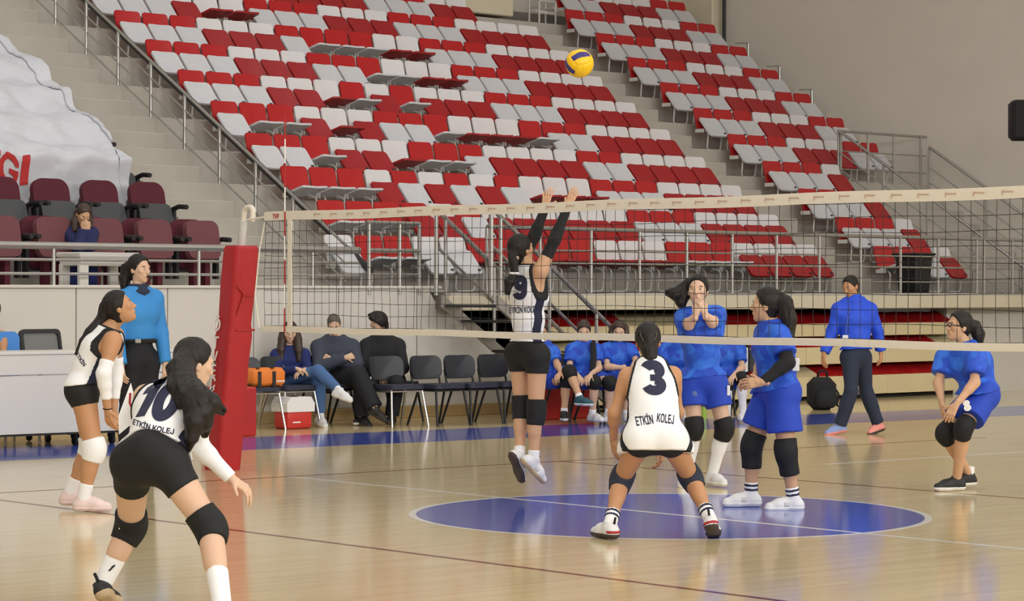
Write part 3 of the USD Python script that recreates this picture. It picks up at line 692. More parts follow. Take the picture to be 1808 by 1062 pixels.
# white plastic table behind the left railing
wt = thing('plastic_table', 'white plastic table behind the railing in front of the armchairs', 'table', st(-2.50, .86, 1.46), SROT)
obj('table_top', bx(-.40, .40, -.24, .24, .42, .48, .015), 'desk_white', wt); obj('apron', bx(-.37, .37, -.21, .21, .33, .43, .01), 'desk_white', wt)
for sx, sy in ((-1, -1), (-1, 1), (1, -1), (1, 1)): obj('leg', bx(sx * .32 - .06, sx * .32 + .06, sy * .18 - .03, sy * .18 + .03, 0, .35, .01), 'desk_white', wt)
bin_ = thing('waste_bin', 'tall black waste bin on the platform beside the right block', 'bin', st(11.72, .55, 1.5), SROT)
sec = [(0, .22), (.03, .23), (.52, .28), (.53, .31), (.56, .31)]
ring = np.array(rrect(1, 1, .1, 3).exterior.coords)[:-1]; n = len(ring)
V = np.vstack([np.c_[ring * k * 1.0 * 1.0, np.full(n, z)] for z, k in [(z, 2 * k) for z, k in sec]] + [[[0, 0, 0]], [[0, 0, .56]]]); F = []
V[:, :2] *= .98 / 1.0
for i in range(len(sec) - 1):
    for j in range(n): a, b = i * n + j, i * n + (j + 1) % n; F += [(a, b, b + n), (a, b + n, a + n)]
for j in range(n): F += [(len(V) - 2, (j + 1) % n, j), (len(V) - 1, (len(sec) - 1) * n + j, (len(sec) - 1) * n + (j + 1) % n)]
V[:, :2] *= .75; obj('bin_body', trimesh.Trimesh(V, F, process=False), 'black_plastic', bin_); obj('rim', bx(-.24, .24, -.24, .24, .555, .59, .02), 'dark_metal', bin_)
spk = thing('loudspeaker', 'black loudspeaker mounted high on the end wall at the right edge', 'loudspeaker', at_depth(1806, 213, 39.4), SROT - 40)
obj('cabinet', bx(-.2, .2, -.18, .18, -.31, .31, .06), 'speaker_black', spk, smooth=60); obj('grille', bx(-.17, .17, -.19, -.17, -.27, .27, .02), 'rubber', spk); obj('wall_arm', tube((.0, .1, -.1), (.35, .62, -.25), .03), 'rubber', spk)
bp = thing('backpack', 'black backpack standing on the floor beside the players bench', 'backpack', on_floor(1452, 724), CR - 30)
obj('main_body', bx(-.19, .17, -.14, .16, 0, .42, .09), 'black_cloth', bp, smooth=60); obj('front_pocket', bx(-.14, .14, -.21, -.1, .03, .26, .05), 'trouser_black', bp, smooth=60)
obj('carry_handle', pipe(arc_pts([(-.06, .02, .40), (-.05, .0, .50), (.06, 0, .50), (.07, .02, .40)], .04), .014, 6), 'black_cloth', bp)
obj('shoulder_strap', pipe([(.15, .1, .36), (.24, .05, .2), (.2, .0, .05), (.28, -.05, .03)], .015, 6), 'black_cloth', bp)
# players' bench: dark chairs in a row, jackets hanging from the last two
bx0 = (7.62, 9.50)
bdir = np.array([math.cos(math.radians(2)), math.sin(math.radians(2))])
who = ['under the hidden player behind the jumper', 'under the seated player with dark lanyard', 'under the seated player with folded arm', 'between the seated players, empty', 'under the player behind the number three', 'under the player hidden by the setter', 'with its tall back beside the backpack']
for k in range(7):
    p = np.array(bx0) + bdir * (.56 * k); stack_chair((p[0], p[1], 0), CR - 1, 'black bench chair %s' % who[k], False)
rp = thing('foam_block', 'low red foam block lying behind the players bench chairs', 'block', (8.0, 10.05, 0), CR); obj('block_body', bx(-.45, .42, -.12, .12, 0, .38, .02), 'bench_red', rp)
gb = thing('water_bottle', 'pale green water bottle on the floor between the bench chairs', 'bottle', (9.55, 9.25, 0))
prof_ = np.array([(0, 0), (.035, 0), (.038, .02), (.038, .17), (.03, .2), (.014, .22), (.014, .25), (0, .25)]); obj('bottle_body', trimesh.creation.revolve(prof_, sections=16), 'bottle_green', gb); obj('cap', trimesh.creation.cylinder(.017, .025, sections=12).apply_translation((0, 0, .26)), 'paper', gb)
# ---------------------------------------------------------------- people: implicit bodies meshed as one surface each
class Field:
    """signed distances on a grid, built from smooth unions of tapered bones and ellipsoids"""
    def __init__(self, prims, h, pad=.03, room=()):
        every = list(prims) + list(room)
        lo = np.min([p['lo'] for p in every], 0) - pad; hi = np.max([p['hi'] for p in every], 0) + pad
        self.h, self.lo = h, lo
        self.n = np.ceil((hi - lo) / h).astype(int) + 1
        self.F = np.full(self.n, 9.0, np.float32)
        for p in prims: self.add(p)
    def sub(self, lo, hi):
        a = np.clip(np.floor((lo - self.lo) / self.h).astype(int), 0, self.n - 1); b = np.clip(np.ceil((hi - self.lo) / self.h).astype(int) + 1, 1, self.n)
        sl = tuple(slice(i, j) for i, j in zip(a, b))
        g = [self.lo[k] + self.h * np.arange(a[k], b[k]) for k in range(3)]
        return sl, np.stack(np.meshgrid(*g, indexing='ij'), -1)
    def add(self, p):
        m = p['k'] + 2.5 * self.h
        sl, X = self.sub(p['lo'] - m, p['hi'] + m)
        d = p['f'](X)
        for q, nn in p.get('cut', ()): d = np.maximum(d, (X - q) @ nn)
        A = self.F[sl]; k = p['k']
        if p.get('op') == 'sub': self.F[sl] = np.maximum(A, -d); return
        if k > 0:
            t = np.clip(.5 + .5 * (A - d) / k, 0, 1); self.F[sl] = A * (1 - t) + d * t - k * t * (1 - t)
        else: self.F[sl] = np.minimum(A, d)
    def grid(self): return self.sub(self.lo, self.lo + self.h * (self.n - 1))[1]
    def at(self, P):
        from scipy.ndimage import map_coordinates
        return map_coordinates(self.F, ((P - self.lo) / self.h).reshape(-1, 3).T, order=1, mode='nearest').reshape(P.shape[:-1])
    def cut(self, *planes):
        X = self.grid()
        for q, nn in planes: self.F = np.maximum(self.F, ((X - q) @ (nn / np.linalg.norm(nn))).astype(np.float32))
        return self
    def cut_above(self, plane, floor):
        """cuts by the plane only above the floor plane (for armholes)"""
        X = self.grid(); d = np.minimum((X - plane[0]) @ nrm(plane[1]), (X - floor[0]) @ nrm(floor[1])); self.F = np.maximum(self.F, d.astype(np.float32)); return self
    def rough(self, scale, amp, seed=0, stretch=(1, 1, 1)):
        X = self.grid(); near = np.abs(self.F) < amp * 2 + 2 * self.h
        self.F[near] += (amp * (meshkit.fbm(X[near] * scale * np.array(stretch) + 50, 2, seed) - .5) * 2).astype(np.float32); return self
    def mesh(self):
        F = np.pad(self.F, 1, constant_values=9.0); S = F < 0
        c = np.zeros(np.array(F.shape) - 1, np.int8)
        for i, j, k in np.ndindex(2, 2, 2): c += S[i:F.shape[0] - 1 + i, j:F.shape[1] - 1 + j, k:F.shape[2] - 1 + k]
        act = (c > 0) & (c < 8); I = np.argwhere(act); ids = np.full(act.shape, -1, int); ids[act] = np.arange(len(I))
        cor = np.array(list(np.ndindex(2, 2, 2))); val = np.stack([F[tuple((I + o).T)] for o in cor], 1)
        acc, cnt = np.zeros((len(I), 3)), np.zeros((len(I), 1))
        for a in range(8):
            for b in range(a + 1, 8):
                if np.abs(cor[a] - cor[b]).sum() != 1: continue
                x = (val[:, a] < 0) != (val[:, b] < 0)
                t = val[x, a] / (val[x, a] - val[x, b])
                acc[x] += cor[a] + t[:, None] * (cor[b] - cor[a]); cnt[x] += 1
        V = self.lo + self.h * (I - 1 + acc / cnt); Q = []
        for ax in range(3):
            u, v = (ax + 1) % 3, (ax + 2) % 3
            a = S.take(range(S.shape[ax] - 1), ax); b = S.take(range(1, S.shape[ax]), ax)
            E = np.argwhere(a != b); flip = a[tuple(E.T)]
            du, dv = np.eye(3, dtype=int)[u], np.eye(3, dtype=int)[v]
            q = np.stack([ids[tuple((E - du - dv).T)], ids[tuple((E - dv).T)], ids[tuple(E.T)], ids[tuple((E - du).T)]], 1)
            q[~flip] = q[~flip][:, ::-1]; Q.append(q)
        Q = np.vstack(Q); T = np.vstack([Q[:, [0, 1, 2]], Q[:, [0, 2, 3]]])
        return trimesh.Trimesh(V, T, process=False)

def nrm(v): v = np.asarray(v, float); return v / max(np.linalg.norm(v), 1e-9)
def bone(a, b, ra, rb, k=.03, cut=()):
    a, b = np.asarray(a, float), np.asarray(b, float); ab = b - a; L2 = max(ab @ ab, 1e-9); r = max(ra, rb)
    def f(X):
        t = np.clip(((X - a) @ ab) / L2, 0, 1); return np.linalg.norm(X - a - t[..., None] * ab, axis=-1) - (ra + t * (rb - ra))
    return dict(f=f, lo=np.minimum(a, b) - r, hi=np.maximum(a, b) + r, k=k, cut=cut)
def ell(c, R, rad, k=.03, cut=(), op=None):
    c = np.asarray(c, float); R = np.asarray(R, float); rad = np.asarray(rad, float); e = np.abs(R.T) @ rad
    def f(X):
        q = (X - c) @ R.T; k0 = np.linalg.norm(q / rad, axis=-1); k1 = np.linalg.norm(q / rad ** 2, axis=-1); return k0 * (k0 - 1) / np.maximum(k1, 1e-6)
    return dict(f=f, lo=c - e, hi=c + e, k=k, cut=cut, op=op)
def grown(p, g):
    f = p['f']; return dict(p, f=lambda X: f(X) - g, lo=p['lo'] - g, hi=p['hi'] + g)

LIB = {}
def person(label, base, joints, skin='skin_mid', res=.0095, facing=None, head_dir=None, head_up=None, head=1.0, girth=1.0, sex='f', group=None, hands=None, kneel=None):
    """joints: name -> (px, py, depth offset from the base point); anatomical left/right"""
    px, py, d0 = base
    B = at_depth(px, py, d0); B = np.array([B[0], B[1], max(0.0, B[2])])
    rot = -math.degrees(YAW)
    t = thing('person', label, 'person', B, rot, group)
    Rm = np.stack([RGT, FWD, UPZ])                 # world -> local (right, away, up)
    J = {k: Rm @ (at_depth(x, y, d0 + dd) - B) for k, (x, y, dd) in joints.items()}
    p = dict(prim=t, J=J, skin=skin, res=res, girth=girth, sex=sex, hs=head, B=B, d0=d0)
    R = nrm(J['SR'] - J['SL']); U0 = nrm(J['N'] - J['P']); F = nrm(np.cross(U0, R)); R = nrm(np.cross(F, U0))
    p.update(R=R, U=U0, F=F)
    if 'PL' not in J:
        hr = nrm(J['KR'] - J['KL']) * 0 + R; J['PL'], J['PR'] = J['P'] - hr * .085 * girth, J['P'] + hr * .085 * girth
    p['PR_'] = nrm(J['PR'] - J['PL'])
    hu = nrm(head_up if head_up is not None else nrm(J['H'] - J['N'])); hf = np.asarray(head_dir if head_dir is not None else F, float)
    hf = nrm(hf - hu * (hf @ hu)); p['HF'], p['HU'], p['HR'] = hf, hu, np.cross(hf, hu)
    return p

def torso(p, g=0.0, k=.05, low=True):
    J, R, U, F, s = p['J'], p['R'], p['U'], p['F'], p['girth']; N, P = J['N'], J['P']
    L = np.linalg.norm(N - P)
    ch, cw = N - U * .36 * L, N - U * .66 * L
    q = [bone(ch - R * .06 * s, ch + R * .06 * s, .092 * s + g, .092 * s + g, k), bone(cw - R * .035 * s, cw + R * .035 * s, .086 * s + g, .086 * s + g, k),
         bone(N - U * .03, ch, .062 * s + g, .095 * s + g, k), bone(ch, cw, .10 * s + g, .09 * s + g, k), bone(cw, P, .09 * s + g, .10 * s + g, k),
         bone(J['SL'] - U * .012, N - U * .03, .046 * s + g, .05 * s + g, k), bone(J['SR'] - U * .012, N - U * .03, .046 * s + g, .05 * s + g, k),
         bone(J['SL'] - U * .06 + R * .03, ch - R * .05 - U * .03, .05 * s + g, .08 * s + g, k), bone(J['SR'] - U * .06 - R * .03, ch + R * .05 - U * .03, .05 * s + g, .08 * s + g, k)]
    if p['sex'] == 'f':
        for sg in (-1, 1): q.append(bone(ch + F * .05 + R * sg * .065 - U * .01, ch + F * .055 + R * sg * .065 - U * .02, .055 + g, .055 + g, .04))
    if low: q += hips(p, g, k)
    return q
def hips(p, g=0.0, k=.05):
    J, s, F = p['J'], p['girth'], p['F']; bk = -F
    PL, PR = J['PL'], J['PR']; d = nrm(PR - PL)
    up = nrm(J['N'] - J['P'])
    return [bone(PL + d * .012, PR - d * .012, .086 * s + g, .086 * s + g, k), bone(PL + bk * .032 + d * .006, PL + bk * .034, .080 * s + g, .078 * s + g, k), bone(PR + bk * .032 - d * .006, PR + bk * .034, .080 * s + g, .078 * s + g, k)]
def thigh(p, S, g=0.0, frac=1.0, k=.04, cut=(), flare=0.0):
    J, s = p['J'], p['girth']; a, b = J['P' + S], J['K' + S]; e = a + (b - a) * frac
    return bone(a, e, .083 * s + g, (.083 + (.054 - .083) * frac) * s + g + flare, k, cut)
def shank(p, S, g=0.0, f0=0.0, f1=1.0, k=.03, cut=()):
    J, s = p['J'], p['girth']; a, b = J['K' + S], J['A' + S]; v = b - a
    th = nrm(J['P' + S] - a); bkw = nrm(th - nrm(v) * (th @ nrm(v)) + 1e-6 * p['F']); L = np.linalg.norm(v)
    bend = abs(th @ nrm(v)); bkw = bkw if bend < .985 else -p['F']
    q = [bone(a + v * f0, a + v * f1, (.053 + (.035 - .053) * f0) * s + g, (.053 + (.035 - .053) * f1) * s + g, k, cut)]
    if f0 < .4 and f1 > .3: q.append(bone(a + v * max(f0, .22) + bkw * .012, a + v * .42 + bkw * .010, .043 * s + g, .040 * s + g, .04, cut))
    return q
def arm(p, S, g=0.0, k=.025):
    J, s = p['J'], p['girth']; sh, el, wr = J['S' + S], J['E' + S], J['W' + S]
    return [bone(sh, sh + (el - sh) * .35, .048 * s + g, .046 * s + g, .04), bone(sh, el, .044 * s + g, .036 * s + g, k), bone(el, el + (wr - el) * .3, .037 * s + g, .036 * s + g, k), bone(el, wr, .036 * s + g, .0255 * s + g, k)]

def hand_prims(W, D, Nn, curl=.35, size=1.0, spread=.12, side=1, thumb=.7):
    """palm and five fingers; D finger direction, Nn palm normal, side +1 when the thumb lies on D x Nn"""
    D = nrm(D); Nn = nrm(Nn - D * (Nn @ D)); Sd = np.cross(D, Nn) * side; z = size; q = []
    k0 = W + D * .012 * z
    for i, (off, ln) in enumerate(((.028, .072), (.009, .080), (-.010, .075), (-.028, .058))):
        kn = W + D * (.088 - .006 * abs(i - 1)) * z + Sd * off * z
        q.append(bone(k0 + Sd * off * .55 * z, kn, .0125 * z, .0105 * z, .012))
        a = kn; d = nrm(D + Sd * (off * spread * 26)); r = .0088 * z
        for j, (fr, c) in enumerate(((.42, curl), (.32, curl * 1.2), (.26, curl * .9))):
            d = nrm(d * math.cos(c) + Nn * math.sin(c) + 0 * Sd) if j == 0 else nrm(d * math.cos(c) + np.cross(np.cross(d, Nn), d) * math.sin(c))
            b = a + d * ln * fr * z; q.append(bone(a, b, r, r * .93, .003)); a, r = b, r * .93
    a = W + D * .026 * z + Sd * .026 * z; d = nrm(D * .72 + Sd * thumb + Nn * .35)
    q.append(bone(W + D * .012 * z + Sd * .012 * z, a, .014 * z, .0125 * z, .012)); b = a + d * .034 * z; q.append(bone(a, b, .0115 * z, .0098 * z, .005))
    d2 = nrm(d + D * .35 + Nn * .15); q.append(bone(b, b + d2 * .03 * z, .0098 * z, .0082 * z, .003))
    q.append(bone(W - D * .03 * z, W + D * .03 * z, .024 * z, .019 * z, .015))
    return q

def body(p, hands, bare_feet=False):
    """one continuous skin surface: torso, limbs, neck, head with nose, chin and ears, hands with fingers"""
    J, s, hs = p['J'], p['girth'], p['hs']; q = torso(p)
    for S in 'LR':
        q.append(thigh(p, S)); q += shank(p, S); q += arm(p, S)
        q.append(bone(J['A' + S], J['A' + S] + nrm(J['D' + S] - J['A' + S]) * .05, .032, .018, .02))
    f, u, r = p['HF'], p['HU'], p['HR']; H = J['H']
    neck = bone(J['N'] - p['U'] * .03, H - u * .05 * hs - f * .012, .052 * s, .046, .03); q.append(neck)
    q.append(bone(H, H - u * .03, .06, .05, .03))
    parts = [Field(q, p['res']).mesh()]
    Rh = np.stack([r, f, u]); z = hs
    hq = [ell(H + u * .032 * z - f * .012 * z, Rh, np.array((.071, .090, .086)) * z, .02), ell(H - u * .03 * z + f * .018 * z, Rh, np.array((.058, .066, .084)) * z, .03),
          bone(H - u * .085 * z + f * .055 * z, H - u * .092 * z + f * .06 * z, .024 * z, .020 * z, .03), bone(J['N'] - p['U'] * .02, H - u * .05 * z - f * .012, .050 * s, .044, .02),
          bone(H + u * .012 * z + f * .080 * z, H - u * .026 * z + f * .099 * z, .0085 * z, .0125 * z, .012),
          bone(H - u * .03 * z + f * .088 * z - r * .010 * z, H - u * .03 * z + f * .088 * z + r * .010 * z, .008 * z, .008 * z, .008),
          bone(H - u * .056 * z + f * .076 * z - r * .014 * z, H - u * .056 * z + f * .076 * z + r * .014 * z, .011 * z, .011 * z, .014),
          bone(H - u * .012 * z + f * .055 * z - r * .045 * z, H - u * .016 * z + f * .06 * z - r * .04 * z, .018 * z, .018 * z, .02), bone(H - u * .012 * z + f * .055 * z + r * .045 * z, H - u * .016 * z + f * .06 * z + r * .04 * z, .018 * z, .018 * z, .02),
          bone(H + u * .026 * z + f * .076 * z - r * .035 * z, H + u * .026 * z + f * .076 * z + r * .035 * z, .010 * z, .010 * z, .014)]
    for sg in (-1, 1):
        hq.append(ell(H + u * .006 * z + f * .09 * z + r * sg * .031 * z, Rh, np.array((.015, .012, .009)) * z, 0, op='sub'))
        hq.append(ell(H - u * .008 * z - f * .012 * z + r * sg * .071 * z, Rh, np.array((.010, .019, .031)) * z, .008))
    parts.append(Field(hq, .0055 if p['res'] < .0105 else .007).mesh())
    for S in 'LR':
        spec = hands.get(S)
        if spec is None: continue
        D, Nn, kw = spec; parts.append(Field(hand_prims(J['W' + S], np.asarray(D, float), np.asarray(Nn, float), size=s if s < 1.05 else 1.05, **kw), .0042 if p['res'] < .0105 else .006).mesh())
    p['body'] = obj('body', join(*parts), p['skin'], p['prim'], smooth=True)
    for sg in (-1, 1):
        e = H + u * .006 * z + f * .0775 * z + r * sg * .031 * z
        m = trimesh.creation.icosphere(subdivisions=1, radius=1.0); m.apply_scale((.0118 * z, .009 * z, .0046 * z)); T = np.eye(4); T[:3, :3] = Rh.T; T[:3, 3] = e; m.apply_transform(T)
        eo = obj('eye', m, 'eye_white', p['prim'], smooth=True)
        obj('iris', ball(e + f * .0055 * z, .0050 * z, 1), 'eye_dark', eo, smooth=True)
        obj('eyebrow', pipe([e + u * .019 * z + f * .004 * z - r * .017 * z, e + u * .023 * z + f * .007 * z, e + u * .019 * z + f * .004 * z + r * .017 * z], .0032 * z, 5), p.get('brow', 'hair_black'), p['prim'])
    obj('lips', pipe([H - u * .057 * z + f * .078 * z - r * .021 * z, H - u * .0555 * z + f * .0875 * z, H - u * .057 * z + f * .078 * z + r * .021 * z], .0052 * z, 6), 'lip', p['prim'])

def hair(p, mt='hair_black', tail=None, thick=.012, back=.0, bun=None, cap=None, name='hair'):
    """scalp hair cut along the hairline, with a pony tail or loose lengths given as (points, radii) chains"""
    H, f, u, r, z = p['J']['H'], p['HF'], p['HU'], p['HR'], p['hs']; Rh = np.stack([r, f, u])
    front = (H + u * .075 * z + f * .062 * z, nrm(f * .86 - u * .5)); low = (H - u * .055 * z, nrm(-u * .9 + f * .45))
    q = [dict(ell(H + u * .034 * z - f * .014 * z, Rh, np.array((.073 + thick, .092 + thick, .088 + thick)) * z, .02), cut=(front,)),
         dict(bone(H - f * .045 * z - u * .02 * z, H - f * .04 * z - u * .06 * z, .058 * z, .046 * z, .02), cut=())]
    if cap: q += cap
    for pts, rad in (tail or ()):
        for a, b, ra, rb in zip(pts, pts[1:], rad, rad[1:]): q.append(bone(a, b, ra, rb, .018))
        P_ = np.array(pts, float); r_ = np.array(rad); n_ = len(P_); rng = np.random.default_rng(len(pts) * 7 + int(1000 * rad[0]))
        for m_ in range(9):                        # locks lying on the pony tail
            ph, k_ = rng.uniform(0, 6.28), rng.uniform(.75, .98); ln = []
            for i in range(n_):
                d_ = nrm(P_[min(i + 1, n_ - 1)] - P_[max(i - 1, 0)]); e1 = nrm(np.cross(d_, (.31, .9, .2))); e2 = np.cross(d_, e1); w_ = ph + .35 * i
                ln.append(P_[i] + k_ * r_[i] * (e1 * math.cos(w_) + e2 * math.sin(w_)) + (d_ * .03 if i == n_ - 1 else 0))
            for a, b, ra, rb in zip(ln, ln[1:], r_, r_[1:]): q.append(bone(a, b, ra * .24 + .003, rb * .24 + .003, .006))
    F = Field(q, .007 if p['res'] < .0105 else .009).rough(46, .005, 3, (1, 1, .3))
    return obj(name, F.mesh(), mt, p['prim'], smooth=True)
def bangs(p, mt): pass

def local(p, px, py, dd): return np.stack([RGT, FWD, UPZ]) @ (at_depth(px, py, p['d0'] + dd) - p['B'])

def garment(p, name, prims, mt, cuts=(), label=None, rough=(7, .006), res=None, parent=None, keep=False):
    F = Field(prims, res or p['res'])
    if rough: F.rough(rough[0], rough[1], 7)
    if cuts: F.cut(*cuts)
    o = obj(name, F.mesh(), mt, parent or p['prim'], smooth=50, label=label)
    if keep: p['field'] = F
    return o, F
def band_of(F, name, mt, parent, plane, w, out=.0035, label=None, region=()):
    G = Field.__new__(Field); G.h, G.lo, G.n, G.F = F.h, F.lo, F.n, F.F - out
    q, nn = plane; nn = nrm(nn); G.cut((q + nn * w / 2, nn), (q - nn * w / 2, -nn), *region)
    m = G.mesh()
    if len(m.faces): return obj(name, m, mt, parent, smooth=50, label=label)
def patch_of(F, name, mt, parent, planes, out=.003, label=None):
    G = Field.__new__(Field); G.h, G.lo, G.n, G.F = F.h, F.lo, F.n, F.F - out
    G.cut(*planes); m = G.mesh()
    if len(m.faces): return obj(name, m, mt, parent, smooth=50, label=label)

def vest(p, mt='fabric_white', hem=None, hem_n=None, g=.014, flare=.018, extra=(), sleeve=None, name='jersey', neck=.075, label=None, arm_in=.035, rough=(7, .006), low_drop=0.0, longsleeve=False):
    """sleeveless or sleeved shirt; hem: a point of the hem plane"""
    J, R, U, F = p['J'], p['R'], p['U'], p['F']
    q = torso(p, g, .05)
    up = nrm(J['N'] - J['P'])
    for S in 'LR':
        th = nrm(J['K' + S] - J['P' + S]); q.append(bone(J['P' + S], J['P' + S] + th * .10, .092 * p['girth'] + g, .09 * p['girth'] + g + flare, .05))
    q += list(extra)
    hem = J['P'] - up * .10 if hem is None else hem; hem_n = -up if hem_n is None else nrm(hem_n)
    ac = {S: (J['S' + S] - R * sg * arm_in, nrm(R * sg + U * .25)) for S, sg in (('L', -1), ('R', 1))}
    top = (J['N'] + U * (.012 if sleeve is None else .03), U)
    if sleeve is None:
        F_ = Field(q, p['res']).rough(rough[0], rough[1], 7)
        fl_ = (J['N'] - U * .27, U)
        F_.cut((hem, hem_n), top); F_.cut_above(ac['L'], fl_).cut_above(ac['R'], fl_)
    else:
        sl, s = [], p['girth']
        for S in 'LR':
            sh, el, wr = J['S' + S], J['E' + S], J['W' + S]
            if sleeve == 'short':
                e = sh + (el - sh) * .68; d = nrm(el - sh); sl.append(bone(sh, e + d * .05, .056 * s + g * .6, .052 * s + g, .03, ((e, d),)))
            else:
                d = nrm(wr - el); sl.append(bone(sh, el, .050 * s + g * .6, .042 * s + g * .6, .03)); sl.append(bone(el, wr + d * .03, .042 * s + g * .6, .030 * s + g * .7, .02, ((wr - d * .005, d),)))
        F_ = Field(q, p['res'], room=sl); F_.cut((hem, hem_n), top)
        for b_ in sl: F_.add(b_)
        F_.rough(rough[0], rough[1], 7)
    o = obj(name, F_.mesh(), mt, p['prim'], smooth=50, label=label); p['jersey'], p['field'] = o, F_
    p['cloth'] = (q, rough, ac, top, (hem, hem_n))
    return o, F_
def trims(p, mt='fabric_black', **_):
    """dark piping round armholes and neck, on a finer grid of the uncut shirt"""
    q, rough, ac, top, hem = p['cloth']; U = p['U']
    G = Field([x for x in q if (x['hi'] - p['J']['P']) @ U > .12], .006).rough(rough[0], rough[1], 7)
    for S in 'LR': band_of(G, 'armhole_trim', mt, p['jersey'], (ac[S][0] - ac[S][1] * .001, ac[S][1]), .014, .006, None, (top, (p['J']['N'] - U * .27, -U)))
    band_of(G, 'collar_trim', mt, p['jersey'], (top[0] - U * .004, U), .012, .005, None, (ac['L'], ac['R']))
def collar(p, mt, h=.05, r=.062, label=None):
    N, U = p['J']['N'], p['U']; s = p['girth']
    return garment(p, 'collar', [bone(N - U * .01, N + U * (h + .015), (r + .036) * s, (r + .004) * s, .0, ((N + U * (h + .005), U),)), bone(N - U * .01 + p['F'] * .04, N - U * .09 + p['F'] * .095, .04, .018, .02)], mt, (), label, None, .008, p['jersey'])

def pelvis(p, g, waist):
    J = p['J']; up = nrm(J['N'] - J['P']); c = ((J['P'] + up * waist, up),)
    return [dict(x, cut=c) for x in hips(p, g, .05) + [bone(J['P'], J['P'] + up * .12, .10 * p['girth'] + g, .088 * p['girth'] + g, .05)]]
def shorts(p, mt, frac=.38, g=.010, flare=0.0, waist=.10, name='shorts', label=None, rough=(7, .004)):
    J = p['J']; q = pelvis(p, g, waist)
    for S in 'LR':
        a, b = J['P' + S], J['K' + S]; e = a + (b - a) * frac; d = nrm(b - a)
        q.append(thigh(p, S, g, min(1, frac + .1), .03, ((e, d),), flare))
    return garment(p, name, q, mt, (), label, rough)
def trousers(p, mt, g=.016, name='trousers', flare=.012, label=None, bot=.97):
    J = p['J']; q = pelvis(p, g, .11)
    for S in 'LR':
        k, a = J['K' + S], J['A' + S]; d = nrm(a - k); e = k + (a - k) * bot
        q.append(thigh(p, S, g)); q += shank(p, S, g, 0, .5); q.append(bone(k, e + d * .04, .054 * p['girth'] + g, .044 * p['girth'] + g + flare, .03, ((e, d),)))
    return garment(p, name, q, mt, (), label, (6, .008))
def kneepad(p, S, mt='fabric_black', up=.085, dn=.085, g=.014, label=None, logo=None):
    J, s = p['J'], p['girth']; k, a, b = J['K' + S], nrm(J['P' + S] - J['K' + S]), nrm(J['A' + S] - J['K' + S])
    fr = nrm(-(a + b) + 1e-4 * p['F']); fr = fr if np.linalg.norm(a + b) > .25 else p['F']
    q = [bone(k, k + a * (up + .02), .056 * s + g, .062 * s + g, .02, ((k + a * up, a),)), bone(k, k + b * (dn + .02), .055 * s + g, .052 * s + g, .02, ((k + b * dn, b),)),
         bone(k + fr * .014 + a * .03, k + fr * .014 + b * .03, .053 * s + g, .050 * s + g, .03)]
    o, F_ = garment(p, 'knee_pad', q, mt, (), label, (9, .003))
    return o
def sock(p, S, mt='fabric_white', top=.5, g=.005, stripes=(), low=1.03):
    J = p['J']; k, a = J['K' + S], J['A' + S]; d = nrm(a - k); L = np.linalg.norm(a - k); t0 = k + (a - k) * top
    q = [x for x in shank(p, S, g, max(0, top - .1), low, .03, ((t0, -d),))]
    o, F_ = garment(p, 'sock', q, mt, (), None, None, .008)
    for off, w in stripes: band_of(F_, 'sock_stripe', 'navy_print', o, (t0 + d * off, d), w, .004)
    return o
def shoe(p, S, mt='shoe_white', sole='sole_white', up=None, size=1.0, accent=None, heel_up=False, tongue=None):
    """trainer around the ankle joint, toe towards joint D"""
    J = p['J']; A, D = J['A' + S], J['D' + S]; f = nrm(D - A)
    if up is None:
        up = np.array([0, 0, 1.0]); f = nrm(np.array([D[0] - A[0], D[1] - A[1], 0.0])) if not heel_up else f
    up = nrm(np.asarray(up) - f * (np.asarray(up) @ f)); sd = np.cross(f, up); z = size
    g0 = A - up * .078 * z                          # ground point under the ankle
    P = lambda x, y, h: g0 + f * x * z + sd * y * z + up * h * z
    flatq = (P(0, 0, .0), -up)
    q = [bone(P(-.035, 0, .04), P(-.01, 0, .045), .036 * z, .036 * z, .02), bone(P(-.03, 0, .035), P(.10, .004, .034), .036 * z, .040 * z, .03), bone(P(.10, .006, .032), P(.165, .0, .026), .041 * z, .033 * z, .03),
         bone(P(-.012, 0, .05), P(-.008, 0, .098), .041 * z, .040 * z, .02, ((P(0, 0, .105), nrm(up - f * .25)),)), bone(P(.02, 0, .075), P(.10, 0, .05), .031 * z, .028 * z, .03)]
    o, F_ = garment(p, 'shoe', q, mt, (flatq,), None, None, .0065)
    so = patch_of(F_, 'sole', sole, o, ((P(0, 0, .026), up),), .005)
    if accent: patch_of(F_, 'heel_patch', accent, o, ((P(-.03, 0, 0), f), (P(0, 0, .03), -up), (P(0, 0, .048), up)), .004)
    if tongue: obj('pull_tab', pipe([P(-.05, 0, .09), P(-.062, 0, .13)], .008 * z, 6), tongue, o)
    if p['res'] < .0105:
        for x in (.045, .07): obj('lace', pipe([P(x, -.022, .088 - x * .33), P(x + .008, 0, .097 - x * .33), P(x, .022, .088 - x * .33)], .0035, 5), 'screen_grey' if mt.endswith('white') else 'paper', o)
        if mt == 'shoe_white' and not accent: patch_of(F_, 'side_mark', 'pale_frame', o, ((P(.035, 0, 0), -f), (P(.075, 0, 0), f), (P(0, 0, .03), -up), (P(0, 0, .062), up)), .004)
    return o
